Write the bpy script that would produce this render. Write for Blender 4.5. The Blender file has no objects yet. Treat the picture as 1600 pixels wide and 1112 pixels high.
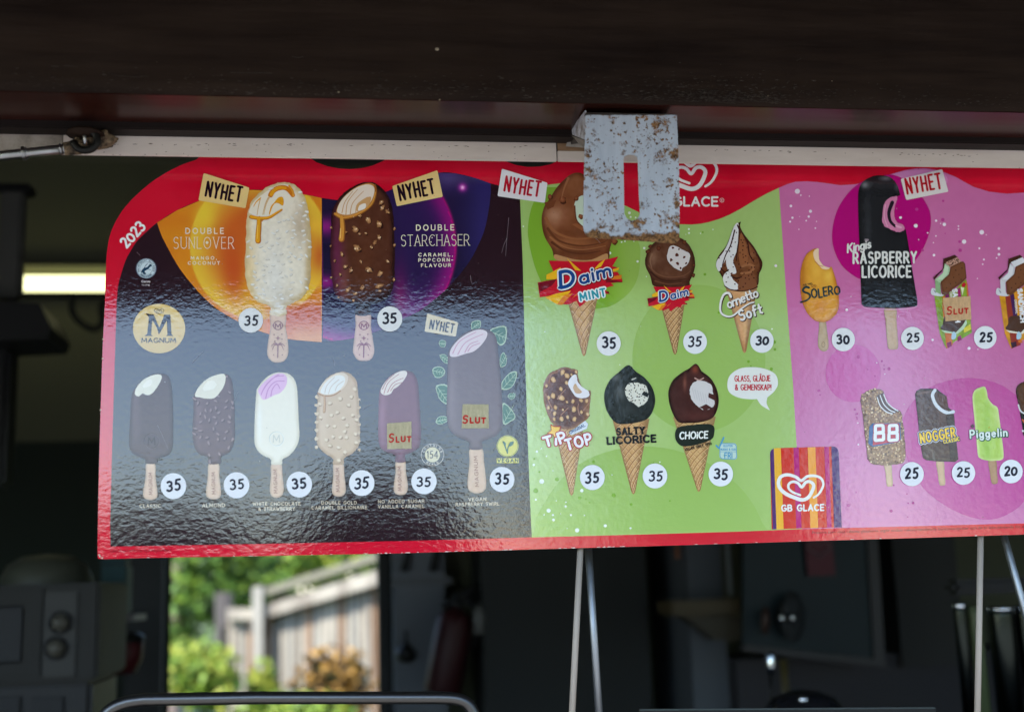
import bpy, math, random
import numpy as np
from mathutils import Vector, Matrix, noise
from mathutils.geometry import delaunay_2d_cdt
R = math.radians
random.seed(7)
rng = np.random.RandomState(7)
scene = bpy.context.scene
COL = scene.collection

# ------------------------------------------------------------------ camera
FPX = 1900.0
ex = np.array([14265., -101., 1900.]); ex /= np.linalg.norm(ex)
eu = np.array([-325., -10156., 1900.]); eu -= ex * eu.dot(ex); eu /= np.linalg.norm(eu)
ed = np.cross(eu, ex)
if ed[2] < 0: ed = -ed
CAM = np.array([0.0, -1.36, 1.62])
cam_d = bpy.data.cameras.new('camera'); cam = bpy.data.objects.new('camera', cam_d); COL.objects.link(cam)
M = np.array([ex, ed, eu])                       # rows: world X, Y, Z seen from the camera (x right, y down, z forward)
Rm = Matrix(((M[0][0], -M[0][1], -M[0][2]), (M[1][0], -M[1][1], -M[1][2]), (M[2][0], -M[2][1], -M[2][2])))
cam.matrix_world = Matrix.Translation(Vector(CAM)) @ Rm.to_4x4()
cam_d.sensor_width = 36.0
cam_d.lens = FPX * 36.0 / 1600.0
cam_d.clip_start = 0.02; cam_d.clip_end = 2000
cam_d.dof.use_dof = True
cam_d.dof.focus_distance = 1.42
cam_d.dof.aperture_fstop = 2.7
scene.camera = cam

# ------------------------------------------------------------------ sky, sun, exposure
SUN_AZ = R(-38)      # direction to the sun, from -Y towards -X side
SUN_EL = R(46)
sd = Vector((math.sin(SUN_AZ) * math.cos(SUN_EL), -math.cos(SUN_AZ) * math.cos(SUN_EL), math.sin(SUN_EL)))
w = bpy.data.worlds.new('World'); scene.world = w; w.use_nodes = True
nt = w.node_tree
sky = nt.nodes.new('ShaderNodeTexSky'); sky.sky_type = 'NISHITA'; sky.sun_disc = False
sky.sun_elevation = SUN_EL
sky.sun_rotation = math.atan2(sd.x, sd.y)
sky.air_density = 1.0; sky.dust_density = 0.4; sky.ozone_density = 2.5
bg = nt.nodes['Background']; bg.inputs['Strength'].default_value = 0.15
nt.links.new(sky.outputs[0], bg.inputs[0])
sl = bpy.data.lights.new('sun', 'SUN'); sl.energy = 2.6; sl.angle = R(0.5); sl.color = (1, .95, .87)
so = bpy.data.objects.new('sun', sl); COL.objects.link(so)
so.rotation_euler = sd.to_track_quat('Z', 'Y').to_euler(); so.location = (0, -6, 8)
scene.view_settings.view_transform = 'Standard'
scene.view_settings.look = 'None'
scene.view_settings.exposure = 2.2
scene.view_settings.gamma = 1.0
scene.cycles.max_bounces = 8

# ------------------------------------------------------------------ helpers
def ray(px, py):
    v = np.array([(px - 800.) / FPX, (py - 556.) / FPX, 1.0])
    return M.dot(v)
def P(px, py, Y=0.0):
    d = ray(px, py); return CAM + d * ((Y - CAM[1]) / d[1])
def PZ(px, py, Z):
    d = ray(px, py); return CAM + d * ((Z - CAM[2]) / d[2])
def Parr(a, Y):
    a = np.asarray(a, float)
    v = np.stack([(a[:, 0] - 800.) / FPX, (a[:, 1] - 556.) / FPX, np.ones(len(a))], 1)
    d = v.dot(M.T)
    Y = np.broadcast_to(np.asarray(Y, float), (len(a),))
    return CAM + d * ((Y - CAM[1]) / d[:, 1])[:, None]
def lin(c):
    c = np.asarray(c, float) / 255.0
    return np.where(c <= .04045, c / 12.92, ((c + .055) / 1.055) ** 2.4)

def nd(t, kind, **kw):
    n = t.nodes.new(kind)
    for k, v in kw.items(): setattr(n, k, v)
    return n
def mat(name, base=(.5, .5, .5), rough=.5, metal=0.0, spec=.22, bump=0, bscale=20, bstretch=(1, 1, 1), var=0, vscale=6,
        c2=None, emit=None, attr=False, bdist=.001, bdetail=3, coords='Object'):
    m = bpy.data.materials.new(name); m.use_nodes = True
    t = m.node_tree; b = t.nodes['Principled BSDF']
    b.inputs['Roughness'].default_value = rough; b.inputs['Metallic'].default_value = metal
    b.inputs['Specular IOR Level'].default_value = spec
    b.inputs['Base Color'].default_value = (*base, 1)
    tc = nd(t, 'ShaderNodeTexCoord'); mp = nd(t, 'ShaderNodeMapping'); mp.inputs['Scale'].default_value = bstretch
    t.links.new(tc.outputs[coords], mp.inputs[0])
    if attr:
        a = nd(t, 'ShaderNodeAttribute', attribute_name='Col'); t.links.new(a.outputs['Color'], b.inputs['Base Color'])
    if c2 is not None:
        n = nd(t, 'ShaderNodeTexNoise'); n.inputs['Scale'].default_value = vscale; n.inputs['Detail'].default_value = 6
        n.inputs['Roughness'].default_value = .65
        t.links.new(mp.outputs[0], n.inputs[0])
        cr = nd(t, 'ShaderNodeValToRGB'); cr.color_ramp.elements[0].position = .5 - var; cr.color_ramp.elements[1].position = .5 + var
        cr.color_ramp.elements[0].color = (*base, 1); cr.color_ramp.elements[1].color = (*c2, 1)
        t.links.new(n.outputs[0], cr.inputs[0]); t.links.new(cr.outputs[0], b.inputs['Base Color'])
    if bump:
        n = nd(t, 'ShaderNodeTexNoise'); n.inputs['Scale'].default_value = bscale; n.inputs['Detail'].default_value = bdetail
        t.links.new(mp.outputs[0], n.inputs[0])
        bp = nd(t, 'ShaderNodeBump'); bp.inputs['Strength'].default_value = bump; bp.inputs['Distance'].default_value = bdist
        t.links.new(n.outputs[0], bp.inputs['Height']); t.links.new(bp.outputs[0], b.inputs['Normal'])
    if emit:
        b.inputs['Emission Color'].default_value = (*emit[0], 1); b.inputs['Emission Strength'].default_value = emit[1]
    return m
def print_mat(name, rough, spec, amp):
    """glossy embossed print: colour from the ink, dimpled varnish from two noises"""
    m = mat(name, attr=True, rough=rough, spec=spec); t = m.node_tree; b = t.nodes['Principled BSDF']
    tc = nd(t, 'ShaderNodeTexCoord')
    mp = nd(t, 'ShaderNodeMapping'); mp.inputs['Scale'].default_value = (.72, 1, 1.0); t.links.new(tc.outputs['Object'], mp.inputs[0])
    n1 = nd(t, 'ShaderNodeTexNoise'); n1.inputs['Scale'].default_value = 185; n1.inputs['Detail'].default_value = 3.0; n1.inputs['Roughness'].default_value = .55
    n2 = nd(t, 'ShaderNodeTexNoise'); n2.inputs['Scale'].default_value = 9; n2.inputs['Detail'].default_value = 1
    t.links.new(mp.outputs[0], n1.inputs[0]); t.links.new(mp.outputs[0], n2.inputs[0])
    mr = nd(t, 'ShaderNodeMath', operation='MULTIPLY'); mr.inputs[1].default_value = 1.0
    mu = nd(t, 'ShaderNodeMath', operation='MULTIPLY_ADD'); mu.inputs[1].default_value = 1.6
    t.links.new(n1.outputs[0], mr.inputs[0]); t.links.new(n2.outputs[0], mu.inputs[0]); t.links.new(mr.outputs[0], mu.inputs[2])
    bp = nd(t, 'ShaderNodeBump'); bp.inputs['Strength'].default_value = 1.0; bp.inputs['Distance'].default_value = amp
    t.links.new(mu.outputs[0], bp.inputs['Height']); t.links.new(bp.outputs[0], b.inputs['Normal'])
    return m
GLOSS = print_mat('glossy_print', .06, .74, .00015)
SATIN = print_mat('satin_print', .12, .48, .00014)
PAPER = mat('sticker_paper', attr=True, rough=.5, spec=.3, bump=.3, bscale=300, bdist=.0004)

def link(name, me, m, parent=None, label=None):
    o = bpy.data.objects.new(name, me); COL.objects.link(o)
    if m: me.materials.append(m)
    if parent is not None: o.parent = parent
    if label: o['label'] = label
    return o
def tag(o, label, cat, group=None):
    o['label'] = label; o['category'] = cat
    if group: o['group'] = group
    return o
def structure(o): o['kind'] = 'structure'; return o
def empty(name, loc=(0, 0, 0), parent=None, label=None):
    o = bpy.data.objects.new(name, None); COL.objects.link(o); o.empty_display_size = .05
    o.location = loc
    if parent is not None: o.parent = parent
    if label: o['label'] = label
    bpy.context.view_layer.update()
    return o
def settle(o):
    """keep world placement of meshes written in world coordinates under a moved parent"""
    bpy.context.view_layer.update()
    for c in o.children: c.matrix_parent_inverse = o.matrix_world.inverted()

# --- 2d helpers, all in the photograph's 1600 x 1112 grid projected on the card's own plane
LAY = 0.0002
def sm(pts, n=6, closed=True):
    """smooth (Catmull-Rom) curve through points"""
    p = [np.array(q, float) for q in pts]; N = len(p); out = []
    for i in range(N if closed else N - 1):
        a, b, c, d = (p[(i - 1) % N], p[i], p[(i + 1) % N], p[(i + 2) % N]) if closed else (p[max(i - 1, 0)], p[i], p[i + 1], p[min(i + 2, N - 1)])
        for k in range(n):
            t = k / n
            out.append(.5 * ((2 * b) + (c - a) * t + (2 * a - 5 * b + 4 * c - d) * t * t + (3 * b - a - 3 * c + d) * t ** 3))
    if not closed: out.append(p[-1])
    return np.array(out)
def zm(ox, oy, s):
    def f(pts):
        a = np.array(pts, float).reshape(-1, 2); return a / s + np.array([ox, oy])
    return f
ZA = zm(150, 230, 4.449); ZB = zm(360, 250, 3.27); ZC = zm(560, 240, 3.97); ZD = zm(150, 460, 3.09); ZE = zm(380, 560, 4.277)
ZF = zm(580, 470, 3.177); ZG = zm(800, 240, 3.27); ZH = zm(980, 240, 3.271); ZI = zm(820, 550, 3.706); ZJ = zm(1110, 560, 3.708)
ZK = zm(1200, 240, 3.27); ZL = zm(1320, 550, 3.707); ZM_ = zm(840, 130, 4.12); ZS = zm(1440, 380, 6.175); ZT = zm(840, 560, 7.944)
ZU = zm(1240, 370, 5.855); ZV = zm(830, 260, 3.707); ZW = zm(1000, 340, 5.055); ZX = zm(1480, 580, 5.56); ZY = zm(370, 270, 8.554); ZQ = zm(200, 390, 6.544)

def hn(x, y, s=1.0, seed=0):
    """smooth value noise on arrays, 0..1"""
    x = np.asarray(x) / s + seed * 17.3; y = np.asarray(y) / s + seed * 9.1
    xi = np.floor(x).astype(int); yi = np.floor(y).astype(int); fx = x - xi; fy = y - yi
    fx = fx * fx * (3 - 2 * fx); fy = fy * fy * (3 - 2 * fy)
    def h(a, b):
        v = np.sin(a * 127.1 + b * 311.7 + seed * 74.7) * 43758.5453; return v - np.floor(v)
    return (h(xi, yi) * (1 - fx) + h(xi + 1, yi) * fx) * (1 - fy) + (h(xi, yi + 1) * (1 - fx) + h(xi + 1, yi + 1) * fx) * fy
def inside(poly, x, y):
    r = np.zeros(x.shape, bool); n = len(poly)
    for i in range(n):
        x1, y1 = poly[i]; x2, y2 = poly[(i + 1) % n]
        if y1 == y2: continue
        c = ((y1 > y) != (y2 > y)) & (x < (x2 - x1) * (y - y1) / (y2 - y1) + x1); r ^= c
    return r
def edist(poly, x, y):
    d = np.full(x.shape, 1e9); n = len(poly)
    for i in range(n):
        a = poly[i]; b = poly[(i + 1) % n]; ab = b - a; L = ab.dot(ab) + 1e-9
        t = np.clip(((x - a[0]) * ab[0] + (y - a[1]) * ab[1]) / L, 0, 1)
        d = np.minimum(d, np.hypot(x - a[0] - t * ab[0], y - a[1] - t * ab[1]))
    return d
def mix(a, b, t):
    t = np.clip(np.asarray(t, float), 0, 1)[..., None]; return np.asarray(a, float) * (1 - t) + np.asarray(b, float) * t
def ss(x, a, b):
    t = np.clip((np.asarray(x, float) - a) / (b - a), 0, 1); return t * t * (3 - 2 * t)

def mk(name, co, faces, cols, m, parent, label=None):
    me = bpy.data.meshes.new(name); me.from_pydata([tuple(c) for c in co], [], faces)
    at = me.color_attributes.new('Col', 'FLOAT_COLOR', 'POINT')
    buf = np.ones((len(co), 4), np.float32); buf[:, :3] = lin(cols); at.data.foreach_set('color', buf.ravel())
    return link(name, me, m, parent, label)
def area(name, poly, col, parent, L, m=None, step=None, label=None, under=None):
    """one printed area with clean edges; col is an sRGB triple or a function of (x, y) arrays"""
    poly = np.asarray(poly, float)
    if np.sum(poly[:, 0] * np.roll(poly[:, 1], -1) - poly[:, 1] * np.roll(poly[:, 0], -1)) < 0: poly = poly[::-1]
    pts = [Vector(p) for p in poly]
    if callable(col) and step:
        x0, y0 = poly.min(0); x1, y1 = poly.max(0)
        gx, gy = np.meshgrid(np.arange(x0, x1, step), np.arange(y0, y1, step)); gx = gx + (np.arange(gx.shape[0]) % 2)[:, None] * step * .5
        k = inside(poly, gx, gy); gx = gx[k]; gy = gy[k]; k = edist(poly, gx, gy) > step * .45
        pts += [Vector((a, b)) for a, b in zip(gx[k], gy[k])]
    v, e, f, ov, oe, of = delaunay_2d_cdt(pts, [], [list(range(len(poly)))], 0, 1e-5)
    f = [q for q, o in zip(f, of) if len(o)]
    a = np.array([(p.x, p.y) for p in v])
    co = Parr(a, -L * LAY)
    # triangles must face the camera (-Y)
    fl = []
    for q in f:
        p, r, s = a[q[0]], a[q[1]], a[q[2]]
        fl.append(tuple(q) if (r[0] - p[0]) * (s[1] - p[1]) - (r[1] - p[1]) * (s[0] - p[0]) < 0 else tuple(q[::-1]))
    cols = col(a[:, 0], a[:, 1]) if callable(col) else np.tile(np.array(col, float), (len(a), 1))
    return mk(name, co, fl, np.clip(cols, 0, 255), m or GLOSS, parent, label)

class Flat:
    """many small printed pieces of several colours in one mesh"""
    def __init__(s): s.v = []; s.f = []; s.c = []; s.k = 0; s.off = []
    def poly(s, pts, col):
        pts = np.asarray(pts, float)
        ar = np.sum(pts[:, 0] * np.roll(pts[:, 1], -1) - pts[:, 1] * np.roll(pts[:, 0], -1))
        if ar > 0: pts = pts[::-1]
        b = len(s.v); n = len(pts); s.v += [tuple(p) for p in pts]; s.c += [col] * n; s.off += [s.k] * n; s.k += 1
        s.f.append(tuple(range(b, b + n)))
    def grad(s, pts, cc, ce):
        """centre colour to edge colour"""
        pts = np.asarray(pts, float)
        ar = np.sum(pts[:, 0] * np.roll(pts[:, 1], -1) - pts[:, 1] * np.roll(pts[:, 0], -1))
        if ar > 0: pts = pts[::-1]
        b = len(s.v); n = len(pts); s.v += [tuple(pts.mean(0))] + [tuple(p) for p in pts]; s.c += [cc] + [ce] * n
        s.off += [s.k] * (n + 1); s.k += 1
        for i in range(n): s.f.append((b, b + 1 + i, b + 1 + (i + 1) % n))
    def disc(s, x, y, r, col, n=24, ry=None, ang=0):
        t = np.linspace(0, 2 * np.pi, n, endpoint=False); ry = ry or r
        u = np.cos(t) * r; v = np.sin(t) * ry; ca, sa = math.cos(ang), math.sin(ang)
        s.poly(np.stack([x + u * ca - v * sa, y + u * sa + v * ca], 1), col)
    def blob(s, x, y, r, col, col2=None, ry=None, ang=0, jag=.25, n=9):
        t = np.linspace(0, 2 * np.pi, n, endpoint=False); rr = 1 + (rng.rand(n) - .5) * 2 * jag; ry = ry or r
        u = np.cos(t) * r * rr; v = np.sin(t) * ry * rr; ca, sa = math.cos(ang), math.sin(ang)
        q = np.stack([x + u * ca - v * sa, y + u * sa + v * ca], 1)
        if col2 is None: s.poly(q, col)
        else: s.grad(q, col, col2)
    def stroke(s, pts, w, col, w2=None, cap=True, smooth=False):
        pts = sm(pts, 5, False) if smooth else np.asarray(pts, float)
        n = len(pts)
        for i in range(n - 1):
            a, b = pts[i], pts[i + 1]; d = b - a; L = math.hypot(*d)
            if L < 1e-6: continue
            wa = w if w2 is None else w + (w2 - w) * i / (n - 1); wb = w if w2 is None else w + (w2 - w) * (i + 1) / (n - 1)
            th = math.atan2(d[1], d[0]); q = []
            for k in range(5):
                t = th + math.pi / 2 + math.pi * k / 4; q.append((a[0] + math.cos(t) * wa / 2, a[1] + math.sin(t) * wa / 2))
            for k in range(5):
                t = th - math.pi / 2 + math.pi * k / 4; q.append((b[0] + math.cos(t) * wb / 2, b[1] + math.sin(t) * wb / 2))
            s.poly(q, col)
    def build(s, name, parent, L, m=None, label=None):
        if not s.v: return None
        a = np.array(s.v); st = min(2.5e-6, max(6e-7, .95 * LAY / max(s.k, 1))); co = Parr(a, -L * LAY - np.array(s.off) * st)
        o = mk(name, co, s.f, np.array(s.c, float), m or GLOSS, parent, label)
        if any(k in name for k in ('flakes', 'speckles', 'pieces', 'crumbs', 'lines', 'wear', 'sheen')): o['kind'] = 'stuff'
        return o

# --- stroke lettering: glyphs on a 1-high grid; "~" marks a smooth stroke
def _arc(cx, cy, rx, ry, a0, a1, n=10):
    return [(cx + rx * math.cos(R(a)), cy + ry * math.sin(R(a))) for a in np.linspace(a0, a1, n)]
G = {
 'A': (.62, [[(0, 0), (.31, 1), (.62, 0)], [(.12, .34), (.5, .34)]]),
 'B': (.55, [[(0, 0), (0, 1)], [(0, 1), (.3, 1)] + _arc(.3, .76, .2, .24, 80, -90, 8) + [(0, .52)], [(.3, .52)] + _arc(.3, .26, .25, .26, 85, -90, 8) + [(0, 0)]]),
 'C': (.62, [_arc(.36, .5, .36, .5, 50, 310, 16)]),
 'D': (.62, [[(0, 0), (0, 1), (.2, 1)] + _arc(.2, .5, .42, .5, 85, -90, 12) + [(0, 0)]]),
 'E': (.46, [[(.46, 1), (0, 1), (0, 0), (.46, 0)], [(0, .52), (.4, .52)]]),
 'F': (.46, [[(.46, 1), (0, 1), (0, 0)], [(0, .52), (.4, .52)]]),
 'G': (.66, [_arc(.36, .5, .36, .5, 50, 330, 16) + [(.66, .46), (.4, .46)]]),
 'H': (.58, [[(0, 0), (0, 1)], [(.58, 0), (.58, 1)], [(0, .5), (.58, .5)]]),
 'I': (.02, [[(0, 0), (0, 1)]]),
 'J': (.36, [[(.34, 1), (.34, .25)] + _arc(.17, .2, .17, .2, 0, -170, 8)]),
 'K': (.56, [[(0, 0), (0, 1)], [(.52, 1), (0, .42)], [(.16, .58), (.56, 0)]]),
 'L': (.44, [[(0, 1), (0, 0), (.44, 0)]]),
 'M': (.74, [[(0, 0), (.05, 1), (.37, .25), (.69, 1), (.74, 0)]]),
 'N': (.58, [[(0, 0), (0, 1), (.58, 0), (.58, 1)]]),
 'O': (.72, [_arc(.36, .5, .36, .5, 90, 450, 22)]),
 'P': (.52, [[(0, 0), (0, 1), (.26, 1)] + _arc(.26, .72, .25, .28, 85, -90, 8) + [(0, .44)]]),
 'R': (.56, [[(0, 0), (0, 1), (.26, 1)] + _arc(.26, .73, .25, .27, 85, -90, 8) + [(0, .46)], [(.26, .46), (.56, 0)]]),
 'S': (.5, [_arc(.26, .75, .24, .25, 35, 250, 10) + _arc(.25, .26, .25, .27, 75, -145, 11)]),
 'T': (.56, [[(0, 1), (.56, 1)], [(.28, 1), (.28, 0)]]),
 'U': (.58, [[(0, 1), (0, .3)] + _arc(.29, .29, .29, .29, 180, 360, 9) + [(.58, 1)]]),
 'V': (.6, [[(0, 1), (.3, 0), (.6, 1)]]),
 'W': (.84, [[(0, 1), (.2, 0), (.42, .8), (.64, 0), (.84, 1)]]),
 'Y': (.56, [[(0, 1), (.28, .48), (.56, 1)], [(.28, .48), (.28, 0)]]),
 '0': (.56, [_arc(.28, .42, .28, .42, 90, 450, 16)]),
 '1': (.2, [[(0, .8), (.18, 1), (.18, 0)]]),
 '2': (.5, [_arc(.25, .76, .23, .24, 160, -30, 9) + [(.02, .02), (.5, .04)]]),
 '3': (.5, [_arc(.22, .76, .24, .24, 140, -80, 9), _arc(.22, .27, .28, .27, 85, -140, 10)]),
 '4': (.5, [[(.4, 0), (.4, 1), (0, .3), (.52, .3)]]),
 '5': (.5, [[(.5, .98), (.12, .94), (.08, .55)] + _arc(.22, .3, .27, .3, 100, -130, 10)]),
 '8': (.52, [_arc(.26, .75, .21, .25, 90, 450, 14), _arc(.26, .26, .26, .26, 90, 450, 14)]),
 '&': (.6, [[(.6, 0), (.12, .7)] + _arc(.26, .8, .15, .2, 200, -20, 8) + [(.05, .35)] + _arc(.24, .22, .22, .22, 160, 350, 8) + [(.58, .45)]]),
 '!': (.04, [[(0, 1), (0, .35)], [(0, .04), (0, .0)]]),
 ',': (.06, [[(.06, .08), (0, -.16)]]), '.': (.04, [[(0, 0), (.01, .02)]]), '-': (.3, [[(0, .42), (.3, .42)]]),
 'a': (.46, [_arc(.22, .3, .22, .3, 90, 450, 14), [(.44, .6), (.44, 0)]]),
 'c': (.4, [_arc(.24, .3, .24, .3, 50, 310, 12)]),
 'd': (.46, [_arc(.22, .3, .22, .3, 90, 450, 14), [(.44, 1), (.44, 0)]]),
 'e': (.46, [[(.02, .32), (.45, .34)] + _arc(.23, .3, .22, .3, 10, 315, 14)]),
 'f': (.34, [[(.34, .95)] + _arc(.22, .8, .12, .2, 90, 180, 5) + [(.1, 0)], [(0, .58), (.3, .58)]]),
 'g': (.46, [_arc(.22, .3, .22, .3, 90, 450, 14), [(.44, .6), (.44, -.12)] + _arc(.24, -.14, .2, .2, 0, -160, 8)]),
 'i': (.04, [[(.02, .6), (.02, 0)], [(.02, .86), (.03, .9)]]),
 'l': (.04, [[(.02, 1), (.02, 0)]]),
 'k': (.42, [[(0, 0), (0, 1)], [(.4, .6), (0, .26)], [(.14, .38), (.42, 0)]]),
 'm': (.72, [[(0, .6), (0, 0)], [(0, .35)] + _arc(.18, .4, .17, .2, 170, 0, 7) + [(.35, 0)], [(.35, .35)] + _arc(.53, .4, .17, .2, 170, 0, 7) + [(.7, 0)]]),
 'n': (.42, [[(0, .6), (0, 0)], [(0, .35)] + _arc(.2, .38, .2, .22, 170, 0, 8) + [(.4, 0)]]),
 'o': (.46, [_arc(.23, .3, .23, .3, 90, 450, 16)]),
 'p': (.46, [_arc(.23, .3, .22, .3, 90, 450, 14), [(.02, .6), (.02, -.35)]]),
 'r': (.3, [[(0, .6), (0, 0)], [(0, .34)] + _arc(.2, .36, .19, .24, 170, 60, 6)]),
 's': (.36, [_arc(.18, .45, .16, .15, 35, 250, 8) + _arc(.18, .16, .18, .16, 75, -145, 9)]),
 't': (.32, [[(.13, .95), (.13, .1), (.3, .02)], [(0, .6), (.3, .6)]]),
 ' ': (.3, []),
}
def hand(F, txt, x0, y0, x1, y1, h, w, col, gap=.2, shear=0, serif=0, jit=0, skew_v=0, arch=0):
    """stroke lettering from (x0,y0) to (x1,y1) along the base line, cap height h, pen width w (all px)"""
    wid = sum(G[c][0] for c in txt) + gap * (len(txt) - 1)
    dx, dy = x1 - x0, y1 - y0; L = math.hypot(dx, dy); ux, uy = dx / L, dy / L
    sx = L / wid; X = 0
    for c in txt:
        j = (random.uniform(-jit, jit), random.uniform(-jit, jit))
        for st in G[c][1]:
            q = []
            for (a, b) in st:
                u = (X + a) * sx + shear * b * h; v = b * h * (1 + j[0]) + j[1] * h + arch * h * math.sin(math.pi * (X + a) / wid)
                q.append((x0 + u * ux + v * uy, y0 + u * uy - v * ux))
            F.stroke(q, w, col)
            if serif:
                for e, o_ in ((0, 1), (-1, -2)):
                    (a, b), (c2, d2) = st[e], st[o_]
                    if abs(d2 - b) > .18 and (b < .05 or b > .95):
                        p = np.array(q[e]); s_ = serif * h
                        F.stroke([(p[0] - ux * s_, p[1] - uy * s_), (p[0] + ux * s_, p[1] + uy * s_)], w * .55, col)
        X += G[c][0] + gap
_tc = {}
def _tmesh(txt, bold, spacing):
    k = (txt, bold, spacing)
    if k in _tc: return _tc[k]
    c = bpy.data.curves.new('lettering', 'FONT'); c.body = txt; c.size = 1; c.offset = bold; c.space_character = spacing; c.resolution_u = 3
    o = bpy.data.objects.new('lettering', c); COL.objects.link(o)
    me = o.to_mesh() if False else bpy.data.meshes.new_from_object(o.evaluated_get(bpy.context.evaluated_depsgraph_get()))
    v = np.array([(p.co.x, p.co.y) for p in me.vertices]) if len(me.vertices) else np.zeros((0, 2)); f = [tuple(p.vertices) for p in me.polygons]
    bpy.data.meshes.remove(me); bpy.data.objects.remove(o); bpy.data.curves.remove(c)
    _tc[k] = (v, f); return _tc[k]
def typ(F, txt, x0, y0, x1, y1, h, col, bold=0.0, spacing=1.0, shear=0):
    """type set from (x0,y0) to (x1,y1) on the base line, cap height h px"""
    v, f = _tmesh(txt, bold, spacing); u = v[:, 0] - v[:, 0].min(); W = u.max()
    dx, dy = x1 - x0, y1 - y0; L = math.hypot(dx, dy); ux, uy = dx / L, dy / L
    hh = v[:, 1] / .73 * h; uu = u / W * L + shear * hh
    q = np.stack([x0 + uu * ux + hh * uy, y0 + uu * uy - hh * ux], 1)
    b = len(F.v); F.v += [tuple(p) for p in q]; F.c += [col] * len(q); F.off += [F.k] * len(q); F.k += 1
    for t in f:
        ar = sum(q[t[i]][0] * q[t[(i + 1) % len(t)]][1] - q[t[i]][1] * q[t[(i + 1) % len(t)]][0] for i in range(len(t)))
        t = t if ar < 0 else t[::-1]; F.f.append(tuple(b + i for i in t))
# ================================================================== the price sign
sign = empty('price_sign', tuple(P(860, 870, 0.001)))
tag(sign, 'long glossy red-edged ice cream price card hanging across the kiosk hatch', 'price sign')
RED = (204, 14, 44)
top_edge = [(306, 250), (311, 246), (316, 222), (400, 220), (482, 222), (486, 248), (495, 254), (512, 260), (530, 263.5), (547, 264.5), (565, 263), (583, 258.5), (600, 251), (610, 224), (700, 223), (784, 228), (792, 253), (806, 258), (824, 261), (842, 260.5), (860, 257), (872, 251), (882, 228), (1000, 228), (1200, 231), (1400, 235), (1600, 240), (1690, 243)]
left_edge = [(251, 275), (224, 295), (195, 324), (176, 356), (168, 387), (164.8, 432), (164, 470), (160.5, 540), (157.5, 630), (154.5, 740), (152.8, 830), (152.6, 866), (154, 872), (160, 873)]
bottom_edge = [(220, 871.3), (420, 868), (620, 864), (860, 857), (1060, 851.5), (1260, 845), (1430, 840), (1600, 834.6), (1690, 832)]
LE = [tuple(q) for q in sm([(306, 250), (282, 258.5)] + left_edge, 5, False)]
outline = np.array(LE[1:] + bottom_edge + [(1700, 826), (1700, 243)] + top_edge[::-1])
edge_xz = Parr(outline, 0.0)
def red_f(x, y):
    return mix(RED, (214, 22, 50), hn(x, y, 60, 3)) + (hn(x, y, 1.7, 5)[..., None] - .5) * 5
board = area('card_front', outline, red_f, sign, 0, step=14)
# thickness and grey cardboard back
n = len(outline); bv = np.concatenate([edge_xz + [0, .00004, 0], Parr(outline, 0.0) * [1, 0, 1] + [0, .0032, 0]])
fs = [(i, (i + 1) % n, n + (i + 1) % n, n + i) for i in range(n)] + [tuple(range(n, 2 * n))]
me = bpy.data.meshes.new('card_core'); me.from_pydata([tuple(q) for q in bv], [], fs)
CARD = mat('cardboard', (.34, .27, .22), .85, c2=(.5, .42, .36), var=.2, vscale=90)
link('card_core', me, CARD, sign)
# worn pale nicks along the lower edge
F = Flat()
for i in range(46):
    x = random.choice([random.uniform(560, 980), random.uniform(200, 1600)]); y = np.interp(x, [p[0] for p in bottom_edge], [p[1] for p in bottom_edge])
    F.blob(x, y - .5, random.uniform(.8, 4), (226, 196, 186), ry=random.uniform(.3, .8), jag=.4)
for (x, y) in ((156, 869), (159, 871), (155, 866), (160, 560), (161, 530), (157, 640)): F.blob(x, y, 1.6, (200, 180, 160), ry=1.2, jag=.4)
F.build('edge_wear', sign, 1, PAPER)

# ---- dark panel
dk = np.array([tuple(q) for q in sm([(182.4, 470), (183.5, 455), (186, 440), (195, 410), (203, 394), (213, 378), (228, 363), (245.5, 348), (276, 329), (312, 313.6), (352, 302), (388, 297), (430, 298), (477.7, 304.5), (502.8, 309.6), (525, 312.7), (560, 311), (605, 299), (650, 280), (686, 270), (711, 270.7), (741, 277.8), (766.5, 286.6), (779, 290), (811.5, 300)], 4, False)] + [ (812.6, 311.8), (817, 416), (819.4, 520), (824, 670), (828.6, 790), (831, 839), (640, 844.5), (400, 849.5), (172.8, 853.4), (172, 820), (174.6, 720), (177.5, 622)])
DK = (43, 23, 32)
def dark_f(x, y):
    c = np.tile(np.array(DK, float), (len(x), 1)); c += (hn(x, y, 40, 1)[:, None] - .5) * 5; return c
area('dark_background', dk, dark_f, sign, 1, step=12)
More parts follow.
